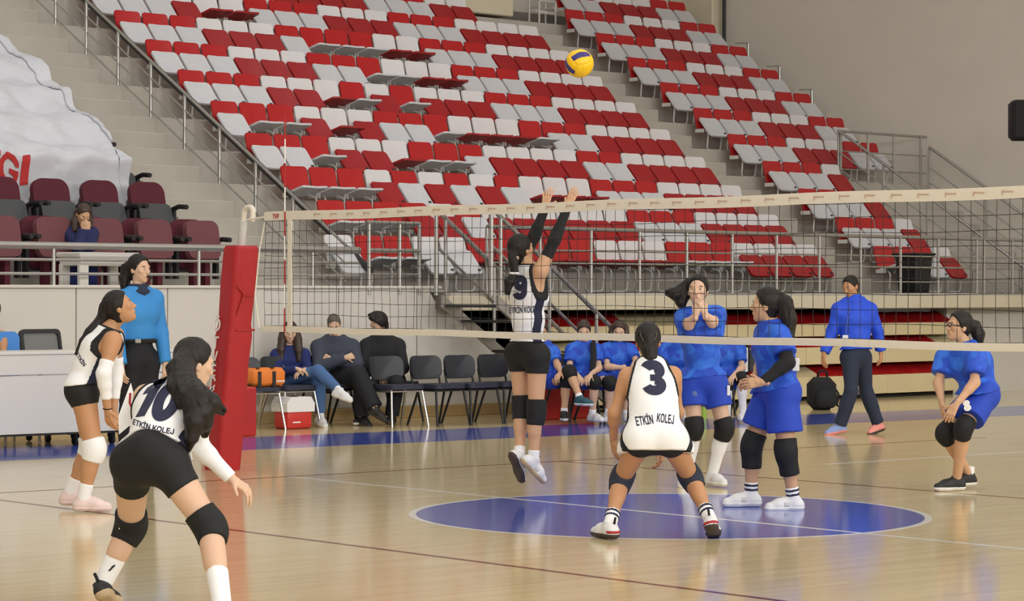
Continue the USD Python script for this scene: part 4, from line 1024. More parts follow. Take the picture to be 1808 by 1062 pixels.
def sleeve(p, S, mt, a=.45, b=1.0, g=.006, label=None):
    """compression sleeve from fraction a of the upper arm to fraction b of the forearm"""
    J = p['J']; sh, el, wr = J['S' + S], J['E' + S], J['W' + S]; s = p['girth']; t0, t1 = sh + (el - sh) * a, el + (wr - el) * b
    q = [bone(sh + (el - sh) * max(a - .1, 0), el, .043 * s + g, .037 * s + g, .02, ((t0, -nrm(el - sh)),)), bone(el, el + (wr - el) * .3, .038 * s + g, .037 * s + g, .02), bone(el, wr, .037 * s + g, .0265 * s + g, .02, ((t1, nrm(wr - el)),))]
    return garment(p, 'arm_sleeve', q, mt, (), label, (12, .002), .008)
def onto(p, F_, mesh, center, right, upv, depth_dir=(0, 1, 0), off=.002, start=.4):
    """lays flat lettering (x,y mesh) onto a garment along depth_dir"""
    m = mesh.subdivide_to_size(.02); v = m.vertices; c = np.array([(v[:, 0].min() + v[:, 0].max()) / 2, (v[:, 1].min() + v[:, 1].max()) / 2])
    D = nrm(depth_dir); P = center + (v[:, :1] - c[0]) * nrm(right) + (v[:, 1:2] - c[1]) * nrm(upv) - D * start
    hit = np.full(len(P), np.nan); prev = F_.at(P)
    for k in range(1, int(2 * start / .008)):
        cur = F_.at(P + D * (k * .008)); x = np.isnan(hit) & (cur < 0)
        hit[x] = (k - 1 + np.clip(prev[x] / np.maximum(prev[x] - cur[x], 1e-6), 0, 1)) * .008; prev = cur
    good = np.nanmedian(hit) if np.isfinite(hit).any() else start
    hit = np.where(np.isnan(hit), good, hit); lay = v[:, 2:3] / max(v[:, 2].max(), 1e-6)
    m.vertices = P + D * (hit[:, None] - off - .002 * lay + .0015 * (1 - lay)); return m

from shapely.geometry import LineString
from shapely.ops import unary_union
def digit(ch, h, depth=.003):
    """heavy rounded block numeral of height h"""
    w = .27
    def st_(pts, **k): return LineString(pts).buffer(w / 2, cap_style=2, join_style=k.get('j', 1), quad_segs=6)
    ov = lambda cx, cy, rx, ry: LineString([(cx + rx * math.cos(a), cy + ry * math.sin(a)) for a in np.linspace(0, 2 * math.pi, 33)]).buffer(w / 2, quad_segs=4)
    arc = lambda cx, cy, rx, ry, a0, a1: [(cx + rx * math.cos(math.radians(a)), cy + ry * math.sin(math.radians(a))) for a in np.linspace(a0, a1, 20)]
    if ch == '1': g = unary_union([st_([(.30, 0), (.30, 1)]), Polygon([(.30, 1), (.43, 1), (.30, .66), (.02, .62), (.02, .80)])])
    elif ch == '0': g = ov(.34, .5, .20, .365)
    elif ch == '8': g = unary_union([ov(.34, .73, .18, .135), ov(.34, .29, .205, .155)])
    elif ch == '3': g = unary_union([st_(arc(.30, .72, .215, .145, 165, -75)), st_(arc(.30, .29, .225, .155, 80, -165)), sbox(.20, .41, .42, .59)])
    elif ch == '9': g = unary_union([ov(.34, .68, .19, .185), st_([(.53, .70), (.53, .40)] + arc(.32, .32, .21, .185, 0, -165))])
    return extrude(Polygon(g.exterior, g.interiors) if g.geom_type == 'Polygon' else max(g.geoms, key=lambda q: q.area), depth / h).apply_scale(h)
# ---------------------------------------------------------------- the people
def spread_text(p, text, h, px, py, dd, right, up, mt, name, ddir=(0, 1, 0), bold=True, label=None, squeeze=1.0):
    m = digit(text, h) if text.isdigit() else meshkit.text_mesh(text, h, .003, bold)
    m.apply_scale((squeeze, 1, 1))
    return obj(name, onto(p, p['field'], m, local(p, px, py, dd), right, up, ddir), mt, p['jersey'], smooth=False, label=label)
def side_panel(p, S, mt='fabric_navy', w=.05, fwd=0.0):
    J, R, U, F = p['J'], p['R'], p['U'], p['F']; sg = 1 if S == 'R' else -1
    c = J['P'] + F * fwd
    return patch_of(p['field'], 'side_panel', mt, p['jersey'], ((c + F * w, F), (c - F * w, -F), (J['P'] + R * sg * .02, -R * sg)), .003, 'navy side panel')

# number ten, nearest player, seen from behind
p = person('person in white number ten jersey crouching with her back to us, nearest player', (270, 1085, 12.3),
    dict(P=(264, 800, 0), N=(316, 690, .34), H=(343, 643, .44), SL=(258, 700, .34), SR=(358, 716, .20), EL=(262, 770, .62), ER=(349, 786, .22), WL=(285, 838, .66), WR=(408, 846, .20),
         PL=(234, 822, .05), PR=(298, 824, -.02), KL=(231, 930, .36), KR=(372, 934, -.06), AL=(180, 1036, .30), AR=(394, 1082, -.42), DL=(205, 1062, .50), DR=(408, 1100, -.22)),
    'skin_fair', .0085, head_dir=(.80, .55, -.1), head_up=(.16, .12, 1), girth=1.09, head=1.0)
body(p, dict(L=((.3, .2, -.9), (1, 0, 0), dict(curl=.3)), R=((.85, -.1, -.55), (-.5, .3, -.8), dict(curl=.45, side=-1))))
J = p['J']; h = J['H']
L_ = lambda *c: local(p, *c)
hair(p, 'hair_black', [([L_(328, 632, .38), L_(320, 655, .30), L_(330, 680, .18), L_(342, 702, .08), L_(352, 720, .03)], (.05, .066, .058, .06, .055)),
                       ([L_(336, 690, .14), L_(356, 706, .05), L_(374, 712, .04), L_(388, 722, .06)], (.06, .055, .045, .015)), ([L_(344, 706, .08), L_(356, 730, .02), L_(360, 748, .03), L_(362, 762, .06)], (.06, .055, .04, .012)),
                       ([L_(344, 712, .04), L_(342, 745, -.02), L_(338, 775, -.02), L_(330, 794, .0)], (.05, .04, .028, .010)), ([L_(318, 660, .28), L_(312, 688, .16), L_(320, 710, .08)], (.055, .045, .022))])
vest(p, 'fabric_white', hem=J['P'] + nrm(J['N'] - J['P']) * .045, flare=.01, arm_in=.018); trims(p)
side_panel(p, 'R', w=.035)
spread_text(p, '1', .19, 264, 702, .2, (.92, 0, .16), (.42, 0, 1), 'navy_print', 'number_digit', label='navy digit one'); spread_text(p, '0', .19, 301, 707, .2, (.98, 0, -.15), (.3, 0, 1), 'navy_print', 'number_digit', label='navy digit zero, half under the hair')
spread_text(p, 'ETK\u0130N KOLEJ', .024, 275, 751, .1, (1, 0, -.22), (.1, 0, 1), 'navy_print', 'club_lettering')
tail = patch = obj('jersey_tail', trimesh.convex.convex_hull(np.array([local(p, 231, 676, .50), local(p, 238, 700, .52), local(p, 241, 742, .40), local(p, 210, 768, .34), local(p, 209, 735, .40), local(p, 231, 676, .53), local(p, 241, 742, .43), local(p, 210, 768, .37)])), 'fabric_white', p['jersey'], smooth=60, label='loose white front of the jersey hanging down')
obj('tail_stripe', pipe([local(p, 230, 695, .40), local(p, 229, 712, .38), local(p, 234, 724, .37)], .006, 6), 'laces_red', tail)
shorts(p, 'spandex_black', .36, .008, waist=.085)
for S in 'LR':
    kneepad(p, S, 'spandex_black', .10, .085)
    k = p['J']['K' + S]; obj('pad_badge', bx(*(np.array([k[0] - .02 + (.03 if S == 'R' else -.02)] * 2) + (-.007, .007)), k[1] - .085, k[1] - .068, *(np.array([k[2] - (.075 if S == 'R' else .0)] * 2) + (-.007, .007)), .002), 'paper', p['prim'])
o1 = sock(p, 'L', top=.52); o2 = sock(p, 'R', top=.52)
for S, o in (('L', o1), ('R', o2)):
    a = J['K' + S] * .33 + J['A' + S] * .67; obj('sock_badge', pipe([a + np.array(v) for v in ((-.004, -.055, -.016), (.012, -.053, .0), (.024, -.048, .012), (.014, -.053, .006), (.004, -.055, -.01))], .004, 5), 'fabric_black', o)
shoe(p, 'L', 'shoe_black', 'sole_gum', heel_up=True, up=(-.45, .1, .9), tongue='fabric_black'); shoe(p, 'R', 'shoe_black', 'sole_gum')
sleeve(p, 'R', 'fabric_white', .62, .98); sleeve(p, 'L', 'fabric_white', .5, 1.0)
gl = pipe([h + np.array((.075, .045, .012)), h + np.array((.10, .02, .012)), h + np.array((.105, .0, .0))], .003, 5); obj('spectacles', gl, 'dark_metal', p['prim'])

# white player in profile at the left
p = person('person in white jersey and black shorts bending forward in profile at the left edge', (150, 903, 17.95),
    dict(P=(146, 684, 0), N=(190, 580, .02), H=(212, 544, 0), SR=(200, 600, -.16), SL=(204, 592, .19), ER=(183, 660, -.22), EL=(205, 655, .24), WR=(190, 722, -.16), WL=(200, 725, .2),
         PR=(146, 694, -.09), PL=(148, 692, .09), KR=(166, 795, -.11), KL=(160, 790, .14), AR=(147, 882, -.10), AL=(123, 872, .14), DR=(190, 893, -.10), DL=(160, 886, .16)),
    'skin_tan', .009, head_dir=(.93, .15, .42), head_up=(-.38, 0, .92), girth=1.12)
body(p, dict(R=((.12, .1, -1), (.6, .8, 0), dict(curl=.35)), L=((.1, -.3, -1), (.6, -.8, 0), dict(curl=.4, side=-1))))
J = p['J']; h = J['H']
hair(p, 'hair_black', [([h + np.array((-.09, 0, .0)), h + np.array((-.13, 0, -.08)), h + np.array((-.20, -.02, -.17)), h + np.array((-.25, -.04, -.24)), h + np.array((-.28, -.05, -.30))], (.05, .035, .038, .028, .012))])
vest(p, 'fabric_white', hem=J['P'] + np.array((0, 0, .02)), hem_n=(.12, 0, -1), flare=.02); trims(p); side_panel(p, 'R', w=.045, fwd=.06)
m = meshkit.text_mesh('ETK\u0130N', .026, .003, True); obj('club_lettering', onto(p, p['field'], m, local(p, 146, 634, -.05), (.45, 0, -.55), (.75, 0, .65)), 'navy_print', p['jersey'], smooth=False)
shorts(p, 'spandex_black', .22, .008, waist=.09)
for S in 'LR': kneepad(p, S, 'fabric_white', .075, .075); sock(p, S, top=.68); shoe(p, S, 'shoe_pink', 'shoe_pink')
sleeve(p, 'R', 'fabric_white', .62, .72); sleeve(p, 'L', 'fabric_white', .62, .72)
w = J['W' + 'R']; obj('wrist_band', pipe([w + np.array((.03 * math.cos(a), .03 * math.sin(a), -.0 + .004 * math.sin(a))) for a in np.linspace(0, 2 * math.pi, 16)], .004, 5), 'fabric_black', p['prim'])

# second referee by the post
p = person('person in sky blue referee shirt with whistle standing left of the red post', (240, 832, 21.6),
    dict(P=(243, 622, 0), N=(245, 512, 0), H=(246, 476, 0), SR=(213, 527, -.10), SL=(273, 526, .09), ER=(206, 590, -.12), EL=(284, 588, .09), WR=(214, 645, -.2), WL=(292, 642, .03),
         PR=(230, 640, -.03), PL=(259, 640, .05), KR=(228, 728, -.03), KL=(258, 728, .07), AR=(226, 812, 0), AL=(255, 808, .1), DR=(236, 824, -.12), DL=(278, 818, .05)),
    'skin_fair', .010, head_dir=(.84, -.54, -.02), girth=1.1)
body(p, dict(L=((.1, 0, -1), (-.7, .7, 0), dict(curl=.35)), R=((.1, -.1, -1), (.7, .7, 0), dict(curl=.4, side=-1))))
J = p['J']; h = J['H']
hair(p, 'hair_black', [([h + np.array((-.10, .03, .02)), h + np.array((-.13, .04, -.08)), h + np.array((-.125, .03, -.19))], (.045, .045, .03))])
obj('hair_band', pipe([h + np.array((.035 * math.cos(a) * 1 - .015 , .06 * math.sin(a) * 1.3 - .0, .04 + .085 * abs(math.cos(a)) - .03)) for a in np.linspace(-1.4, 1.4, 10)], .006, 5), 'screen_grey', p['prim'])
vest(p, 'blue_ref', hem=J['P'] + np.array((0, 0, .10)), sleeve='long', g=.024, name='shirt', flare=.01)
collar(p, 'trouser_navy', .045)
trousers(p, 'trouser_black', .02)
obj('belt', pipe([J['P'] + np.array((.148 * math.cos(a), .125 * math.sin(a), .095)) for a in np.linspace(0, 2 * math.pi, 28)], .018, 8), 'rubber', p['prim'])
obj('belt_buckle', bx(*(J['P'][0] + np.array((.0, .05))), *(J['P'][1] + np.array((-.155, -.14))), *(J['P'][2] + np.array((.078, .112))), .004), 'steel', p['prim'])
f, u = p['HF'], p['HU']; obj('whistle', join(tube(h - u * .058 + f * .085, h - u * .058 + f * .135, .008, 10), ball(h - u * .064 + f * .13, .014, 2)), 'whistle_black', p['prim'])
for S in 'LR': shoe(p, S, 'shoe_black', 'sole_dark')

# number nine, jumping to block
p = person('person in white number nine jersey jumping at the net with both arms raised', (935, 852, 19.25),
    dict(P=(932, 612, 0), N=(934, 470, .02), H=(921, 442, .03), SL=(918, 472, .12), SR=(955, 476, -.11), EL=(943, 418, .14), ER=(979, 424, -.10), WL=(962, 369, .17), WR=(1002, 366, -.04),
         PL=(917, 626, .07), PR=(949, 628, -.06), KL=(921, 719, .07), KR=(946, 727, -.07), AL=(917, 806, -.02), AR=(942, 812, -.08), DL=(930, 840, .05), DR=(974, 846, -.0)),
    'skin_mid', .009, head_dir=(.70, .66, .28), head_up=(-.22, -.10, .96), head=.98)
body(p, dict(L=((.18, .1, 1), (.5, .85, -.1), dict(curl=.10, spread=.32, side=-1, thumb=1.0)), R=((.42, .15, 1), (.55, .8, -.2), dict(curl=.08, spread=.22, side=1, thumb=.8))))
J = p['J']; h = J['H']
hair(p, 'hair_black', [([h + np.array((-.07, -.08, -.03)), h + np.array((-.06, -.12, -.10)), h + np.array((-.05, -.13, -.17)), h + np.array((-.09, -.14, -.24)), h + np.array((-.10, -.14, -.30))], (.03, .028, .026, .034, .02))])
obj('hair_tie', pipe([h + np.array((-.055 + .03 * math.cos(a), -.132 + .03 * math.sin(a), -.175)) for a in np.linspace(0, 6.283, 14)], .010, 6), 'paper', p['prim'])
obj('hair_clip', bx(*(h[0] + np.array((-.085, -.02))), *(h[1] + np.array((-.115, -.085))), *(h[2] + np.array((-.075, -.045))), .008), 'sole_gum', p['prim'], label='pale hair tie')
vest(p, 'fabric_white', hem=J['P'] + np.array((0, 0, .035)), hem_n=(0, 0, -1), flare=.02, arm_in=.045); trims(p); side_panel(p, 'R', w=.038, fwd=.0)
spread_text(p, '9', .185, 918, 508, 0, (1, 0, 0), (.03, 0, 1), 'navy_print', 'number_digit', squeeze=.85); spread_text(p, 'ETK\u0130N KOLEJ', .042, 924, 546, 0, (1, 0, .04), (0, 0, 1), 'navy_print', 'club_lettering', squeeze=.58)
shorts(p, 'spandex_black', .32, .012, waist=.10)
for S in 'LR':
    kneepad(p, S, 'spandex_black', .09, .10, .014); sock(p, S, top=.80); sleeve(p, S, 'fabric_black', .38, .98)
shoe(p, 'L', 'shoe_white', 'sole_dark', heel_up=True, up=(.62, .52, .65)); shoe(p, 'R', 'shoe_white', 'sole_gum', heel_up=True, up=(.7, .1, .7))

# number three on the centre circle
p = person('person in white number three jersey crouching on the blue centre circle, back to us', (1160, 953, 16.0),
    dict(P=(1156, 764, 0), N=(1148, 640, .30), H=(1144, 604, .36), SL=(1108, 664, .27), SR=(1188, 662, .29), EL=(1085, 730, .24), ER=(1196, 728, .36), WL=(1083, 778, .36), WR=(1170, 790, .52),
         PL=(1130, 778, 0), PR=(1184, 778, 0), KL=(1097, 847, .27), KR=(1220, 844, .27), AL=(1077, 928, .02), AR=(1254, 918, .02), DL=(1056, 944, .14), DR=(1258, 934, .20)),
    'skin_tan', .0085, head_dir=(.05, .98, -.1), head_up=(-.02, .1, 1), head=.98)
body(p, dict(L=((.12, .1, -1), (1, .3, 0), dict(curl=.4)), R=((-.05, .1, -1), (-1, .3, 0), dict(curl=.45, side=-1))))
J = p['J']; h = J['H']
hair(p, 'hair_black', [([h + np.array((0, -.07, .03)), h + np.array((.005, -.11, -.05)), h + np.array((.01, -.12, -.10)), h + np.array((.01, -.115, -.155))], (.05, .042, .036, .014))])
for k in (-.05, -.025, 0, .025, .05):
    obj('braid_parting', pipe([h + np.array((k * .8, .0, .135 - abs(k) * .4)), h + np.array((k, -.055, .112 - abs(k) * .4)), h + np.array((k, -.103, .055 - abs(k) * .3)), h + np.array((k * .6, -.112, .0))], .0032, 5), 'hair_grey', p['prim'], label='parting line between braids')
obj('hair_tie', pipe([h + np.array((.008 + .036 * math.cos(a), -.118 + .03 * math.sin(a), -.065)) for a in np.linspace(0, 6.283, 14)], .006, 6), 'hair_grey', p['prim'])
cq = [bone(J['N'] * .62 + J['P'] * .38 + np.array((sx * .05, -.01, 0)), local(p, 1158 + sx * 27, 806, -.015), .088, .098, .05) for sx in (-1, 1)]
vest(p, 'fabric_white', hem=local(p, 1158, 795, -.1), hem_n=(0, -.2, -1), flare=.012, g=.013, arm_in=.03, extra=cq); trims(p)
for S in 'LR': side_panel(p, S, 'fabric_black', .03, .02)
spread_text(p, '3', .215, 1156, 668, 0, (1, 0, -.03), (-.03, 0, 1), 'navy_print', 'number_digit')
for ch, x, y, r in (('ETK\u0130N', 1138, 741, .14), ('KOLEJ', 1176, 740, -.14)): spread_text(p, ch, .050, x, y, -.1, (1, 0, r), (-r, 0, 1), 'navy_print', 'club_lettering', squeeze=.52)
shorts(p, 'spandex_black', .16, .008, waist=.08)
for S in 'LR':
    kneepad(p, S, 'pad_navy', .075, .085); sock(p, S, top=.70, stripes=((.018, .018), (.05, .018)))
shoe(p, 'L', 'shoe_white', 'sole_dark', accent='laces_red', tongue='fabric_black'); shoe(p, 'R', 'shoe_white', 'sole_dark', heel_up=True, up=(-.1, .62, .8), accent='laces_red', tongue='fabric_black')

# setter in blue facing us
p = person('person in blue kit with raised hands facing us behind the net', (1238, 860, 20.25),
    dict(P=(1241, 664, 0), N=(1236, 547, 0), H=(1232, 514, -.02), SR=(1207, 560, .02), SL=(1266, 556, .02), ER=(1216, 574, -.24), EL=(1258, 570, -.24), WR=(1229, 556, -.33), WL=(1244, 554, -.33),
         PR=(1221, 678, 0), PL=(1261, 678, 0), KR=(1226, 755, -.06), KL=(1279, 757, -.04), AR=(1213, 843, .06), AL=(1258, 838, .06), DR=(1204, 858, -.12), DL=(1276, 852, -.08)),
    'skin_fair', .0095, head_dir=(-.2, -.95, .18), head_up=(.0, .1, 1), head=1.02)
body(p, dict(R=((.25, .2, 1), (.6, .8, -.2), dict(curl=.75, side=1)), L=((-.25, .2, 1), (-.6, .8, -.2), dict(curl=.75, side=-1))))
J = p['J']; h = J['H']
hair(p, 'hair_black', [([h + np.array((-.05, .08, .05)), h + np.array((-.12, .07, -.0)), h + np.array((-.17, .05, -.03)), h + np.array((-.22, .04, -.02))], (.05, .045, .05, .016)), ([h + np.array((-.10, .06, -.03)), h + np.array((-.13, .05, -.10)), h + np.array((-.12, .05, -.13))], (.045, .035, .014))])
vest(p, 'jersey_blue', hem=J['P'] + np.array((0, 0, -.01)), sleeve='short', g=.026, flare=.045, hem_n=(.08, 0, -1), rough=(8, .012))
shorts(p, 'blue_short', .52, .022, flare=.02, waist=.09)
for S in 'LR': kneepad(p, S, 'spandex_black', .075, .095); sock(p, S, top=.16); shoe(p, S, 'shoe_white')
obj('short_badge', ell and trimesh.creation.icosphere(2, .03).apply_scale((.75, .2, 1.1)).apply_translation(local(p, 1226, 698, -.115)), 'logo_blue', p['prim'], label='pale round badge on the shorts')
obj('short_number', bx(*(local(p, 1286, 690, -.07)[0] + np.array((-.012, .012))), *(local(p, 1286, 690, -.07)[1] + np.array((-.02, .0))), *(local(p, 1286, 690, -.07)[2] + np.array((-.04, .04))), .003), 'paper', p['prim'])

# tall blue player in profile
p = person('person in blue kit with long ponytail and one black sleeve, turned left', (1360, 900, 18.3),
    dict(P=(1374, 680, 0), N=(1362, 572, 0), H=(1352, 540, 0), SL=(1376, 592, -.15), SR=(1352, 588, .17), EL=(1391, 640, -.25), ER=(1345, 640, .26), WL=(1346, 676, -.30), WR=(1330, 676, -.02),
         PL=(1380, 694, -.09), PR=(1362, 692, .09), KL=(1389, 800, -.13), KR=(1328, 788, .10), AL=(1401, 882, -.10), AR=(1326, 874, .12), DL=(1368, 893, -.12), DR=(1284, 886, .10)),
    'skin_mid', .009, head_dir=(-.96, .25, .0), head_up=(.05, 0, 1), girth=1.08, head=1.03)
body(p, dict(L=((-1, .1, -.05), (.1, .9, -.3), dict(curl=.35, side=-1)), R=((-.9, -.5, -.1), (.3, -.8, -.3), dict(curl=.35))))
J = p['J']; h = J['H']
hair(p, 'hair_black', [([h + np.array((.08, -.02, .06)), h + np.array((.13, -.05, .02)), h + np.array((.155, -.07, -.10)), h + np.array((.15, -.09, -.22)), h + np.array((.17, -.09, -.31))], (.045, .055, .055, .042, .012))])
vest(p, 'jersey_blue', hem=J['P'] + np.array((0, 0, -.02)), sleeve='short', g=.026, flare=.03, hem_n=(.25, 0, -1), rough=(8, .01))
sleeve(p, 'L', 'fabric_black', .2, .95, .009)
shorts(p, 'blue_short', .66, .028, flare=.035, waist=.09)
for S in 'LR': kneepad(p, S, 'spandex_black', .10, .16, .014); sock(p, S, top=.74, stripes=((.02, .018), (.052, .018))); shoe(p, S, 'shoe_white', size=1.05)
obj('waist_tag', bx(*(local(p, 1402, 632, -.1)[0] + np.array((-.02, .03))), *(local(p, 1402, 632, -.1)[1] + np.array((-.07, -.05))), *(local(p, 1402, 645, -.1)[2] + np.array((-.04, .05))), .004), 'paper', p['prim'], label='white tag at the back of the shirt')

# number eight crouching at the right
p = person('person in blue number eight kit and glasses crouching at the right edge', (1690, 862, 20.05),
    dict(P=(1731, 690, 0), N=(1704, 610, 0), H=(1693, 577, 0), SL=(1722, 634, -.17), SR=(1668, 632, .10), EL=(1721, 676, -.26), ER=(1657, 676, .02), WL=(1688, 715, -.34), WR=(1663, 712, -.12),
         PL=(1736, 700, -.09), PR=(1728, 698, .09), KL=(1701, 757, -.26), KR=(1668, 766, -.10), AL=(1689, 848, -.10), AR=(1711, 840, .12), DL=(1655, 857, -.16), DR=(1690, 852, .02)),
    'skin_mid', .0095, head_dir=(-.93, -.30, .15), head_up=(.1, 0, 1), head=.98)
body(p, dict(L=((-.5, -.1, -.8), (.3, .9, -.2), dict(curl=.35, side=-1)), R=((.1, -.2, -1), (.9, .2, 0), dict(curl=.35))))
J = p['J']; h = J['H']
hair(p, 'hair_black', [([h + np.array((.08, .02, .0)), h + np.array((.13, .02, .0)), h + np.array((.155, .02, -.06)), h + np.array((.165, .02, -.13))], (.04, .045, .05, .022))])
vest(p, 'jersey_blue', hem=J['P'] + np.array((0, 0, -.01)), sleeve='short', g=.028, flare=.03, hem_n=(.15, 0, -1), rough=(8, .01))
shorts(p, 'blue_short', .70, .028, flare=.035, waist=.08)
for S in 'LR': kneepad(p, S, 'spandex_black', .085, .085, .014); shoe(p, S, 'shoe_black', 'sole_white')
obj('sock', pipe([J['AR'] + np.array((0, 0, .0)), J['AR'] + np.array((0, 0, .07))], .042, 12), 'fabric_white', p['prim'])
m = meshkit.text_mesh('8', .075, .003, True); F_ = p['field']
q8 = local(p, 1707, 717, -.28); t8 = digit('8', .085, .004); t8.apply_translation((-.03, -.04, 0)); t8 = rotated(t8, math.pi / 2, (1, 0, 0)); t8 = rotated(t8, -.25, (0, 1, 0)); t8.apply_translation(q8 + np.array((0, -.10, 0))); obj('short_number', moved(t8, (0, .085, 0)), 'paper', p['prim'], smooth=False)
f, u, r = p['HF'], p['HU'], p['HR']
obj('spectacles', join(*[pipe([h + f * .098 + r * (s * .032 + .022 * math.cos(a)) + u * (.006 + .017 * math.sin(a)) for a in np.linspace(0, 6.283, 12)], .0028, 5) for s in (-1, 1)], pipe([h + f * .092 - r * .055 + u * .01, h - f * .0 - r * .078 + u * .01], .0028, 5)), 'dark_metal', p['prim'])
collar(p, 'fabric_navy', .015, .052)

# coach walking behind the court
p = person('person in bright blue jacket and navy trousers walking left behind the court', (1508, 764, 27.6),
    dict(P=(1512, 622, 0), N=(1508, 530, 0), H=(1502, 507, -.02), SR=(1480, 546, -.02), SL=(1535, 545, .06), ER=(1470, 586, 0), EL=(1550, 585, .10), WR=(1455, 624, -.06), WL=(1555, 620, .12),
         PR=(1502, 632, -.03), PL=(1522, 632, .05), KR=(1503, 692, -.10), KL=(1530, 694, .10), AR=(1483, 752, -.05), AL=(1551, 750, .12), DR=(1458, 757, -.12), DL=(1527, 759, -.04)),
    'skin_tan', .010, head_dir=(-.72, -.68, -.03), sex='m', girth=1.08, head=.98)
p['brow'] = 'eye_dark'
body(p, dict(R=((-.1, -.1, -1), (.8, .4, 0), dict(curl=.4, side=-1)), L=((.05, -.1, -1), (-.8, .4, 0), dict(curl=.4))))
J = p['J']; h = J['H']
hair(p, 'hair_black', None, .008)
vest(p, 'blue_jacket', hem=J['P'] + np.array((0, 0, .03)), sleeve='long', g=.032, name='jacket', flare=.01, rough=(9, .012))
collar(p, 'blue_jacket', .055)
trousers(p, 'trouser_navy', .011, flare=.012)
c = local(p, 1493, 602, -.2); obj('name_card', bx(c[0] - .032, c[0] + .032, c[1] - .0, c[1] + .004, c[2] - .06, c[2] + .06, .001), 'card_white', p['prim'], label='white card hanging on the chest')
obj('lanyard', pipe([c + np.array((0, 0, .06)), local(p, 1497, 560, -.17), local(p, 1503, 536, -.08)], .004, 5), 'logo_blue', p['prim'])
for S in 'LR': shoe(p, S, 'shoe_blue' if S == 'R' else 'shoe_coral', 'shoe_coral' if S == 'R' else 'sole_dark', heel_up=(S == 'R'), up=(-.15, 0, 1))

# woman watching from the armchairs
p = person('person in navy jacket resting chin on hands in the maroon armchairs', (150, 503, 28.95),
    dict(P=(130, 462, .10), N=(138, 402, .02), H=(147, 379, -.06), SR=(118, 412, .02), SL=(160, 412, .06), ER=(140, 436, -.30), EL=(160, 434, -.26), WR=(147, 408, -.20), WL=(155, 408, -.20),
         PR=(120, 466, .08), PL=(142, 466, .12), KR=(128, 468, -.38), KL=(160, 468, -.36), AR=(126, 508, -.34), AL=(160, 508, -.32), DR=(130, 512, -.5), DL=(164, 512, -.48)),
    'skin_mid', .0115, head_dir=(.62, -.78, -.02), girth=1.05, head=.95)
body(p, dict(R=((.15, -.1, 1), (.2, .9, 0), dict(curl=.9, side=-1)), L=((-.1, -.1, 1), (-.2, .9, 0), dict(curl=.9))))
J = p['J']; h = J['H']
hair(p, 'hair_brown', [([h + np.array((-.06, .05, .02)), h + np.array((-.09, .02, -.08)), h + np.array((-.085, -.03, -.17))], (.055, .05, .03)), ([h + np.array((.05, .07, .0)), h + np.array((.06, .05, -.12))], (.04, .03))])
vest(p, 'navy_jacket', hem=J['P'] + np.array((0, 0, -.04)), sleeve='long', g=.045, name='jacket'); trousers(p, 'navy_sweater', .02)
for S in 'LR': shoe(p, S, 'shoe_black', 'sole_dark')

# three people on the chairs by the wall
FL = 28.95
p = person('person in blue sweater and jeans with crossed legs on the chairs by the wall', (520, 748, FL),
    dict(P=(506, 672, .22), N=(511, 613, .16), H=(512, 587, .10), SR=(488, 626, .12), SL=(537, 626, .16), ER=(488, 660, -.02), EL=(545, 658, .08), WR=(525, 652, -.18), WL=(536, 654, -.16),
         PR=(494, 673, .16), PL=(516, 673, .20), KR=(562, 656, -.22), KL=(562, 668, -.12), AR=(599, 690, -.44), AL=(566, 737, -.14), DR=(628, 700, -.58), DL=(580, 746, -.36)),
    'skin_fair', .0115, head_dir=(.15, -.97, -.05), head=.98)
body(p, dict(R=((.9, -.2, -.2), (.1, .2, -1), dict(curl=.4, side=-1)), L=((-.6, -.5, -.3), (0, .2, -1), dict(curl=.4))))
J = p['J']; h = J['H']
hair(p, 'hair_brown', [([h + np.array((s * .06, .03, .02)), h + np.array((s * .085, -.0, -.08)), h + np.array((s * .10, -.03, -.2)), h + np.array((s * .10, -.05, -.30))], (.05, .045, .042, .02)) for s in (-1, 1)])
vest(p, 'navy_sweater', hem=J['P'] + np.array((0, 0, -.05)), sleeve='long', g=.024, name='sweater', hem_n=(0, -.3, -1)); trousers(p, 'denim', .012, flare=.0, name='jeans', bot=.9)
for S in 'LR': sock(p, S, top=.85); shoe(p, S, 'shoe_white', size=1.08, heel_up=(S == 'R'), up=(.15, .1, 1))
p = person('person in dark sweater with crossed arms on the chairs by the wall, balding', (600, 752, 29.15),
    dict(P=(590, 672, .22), N=(592, 596, .14), H=(590, 574, .06), SR=(562, 612, .10), SL=(622, 612, .18), ER=(563, 648, -.10), EL=(632, 646, .0), WR=(610, 632, -.14), WL=(584, 634, -.12),
         PR=(575, 672, .18), PL=(603, 672, .22), KR=(632, 662, -.22), KL=(640, 672, -.10), AR=(662, 722, -.36), AL=(640, 738, -.12), DR=(690, 738, -.44), DL=(660, 746, -.3)),
    'skin_fair', .0115, head_dir=(.05, -.98, -.12), sex='m', girth=1.22, head=1.0)
p['brow'] = 'hair_brown'
body(p, dict(R=((.8, .45, .2), (0, 1, -.2), dict(curl=.7, side=-1)), L=((-.8, .45, .2), (0, 1, -.2), dict(curl=.7))))
J = p['J']; hair(p, 'hair_grey', None, .004, cap=None)
vest(p, 'grey_sweater', hem=J['P'] + np.array((0, 0, -.04)), sleeve='long', g=.035, name='sweater', flare=.0); trousers(p, 'trouser_black', .03)
for S in 'LR': shoe(p, S, 'shoe_black', 'sole_dark', heel_up=(S == 'R'), up=(.2, 0, 1))
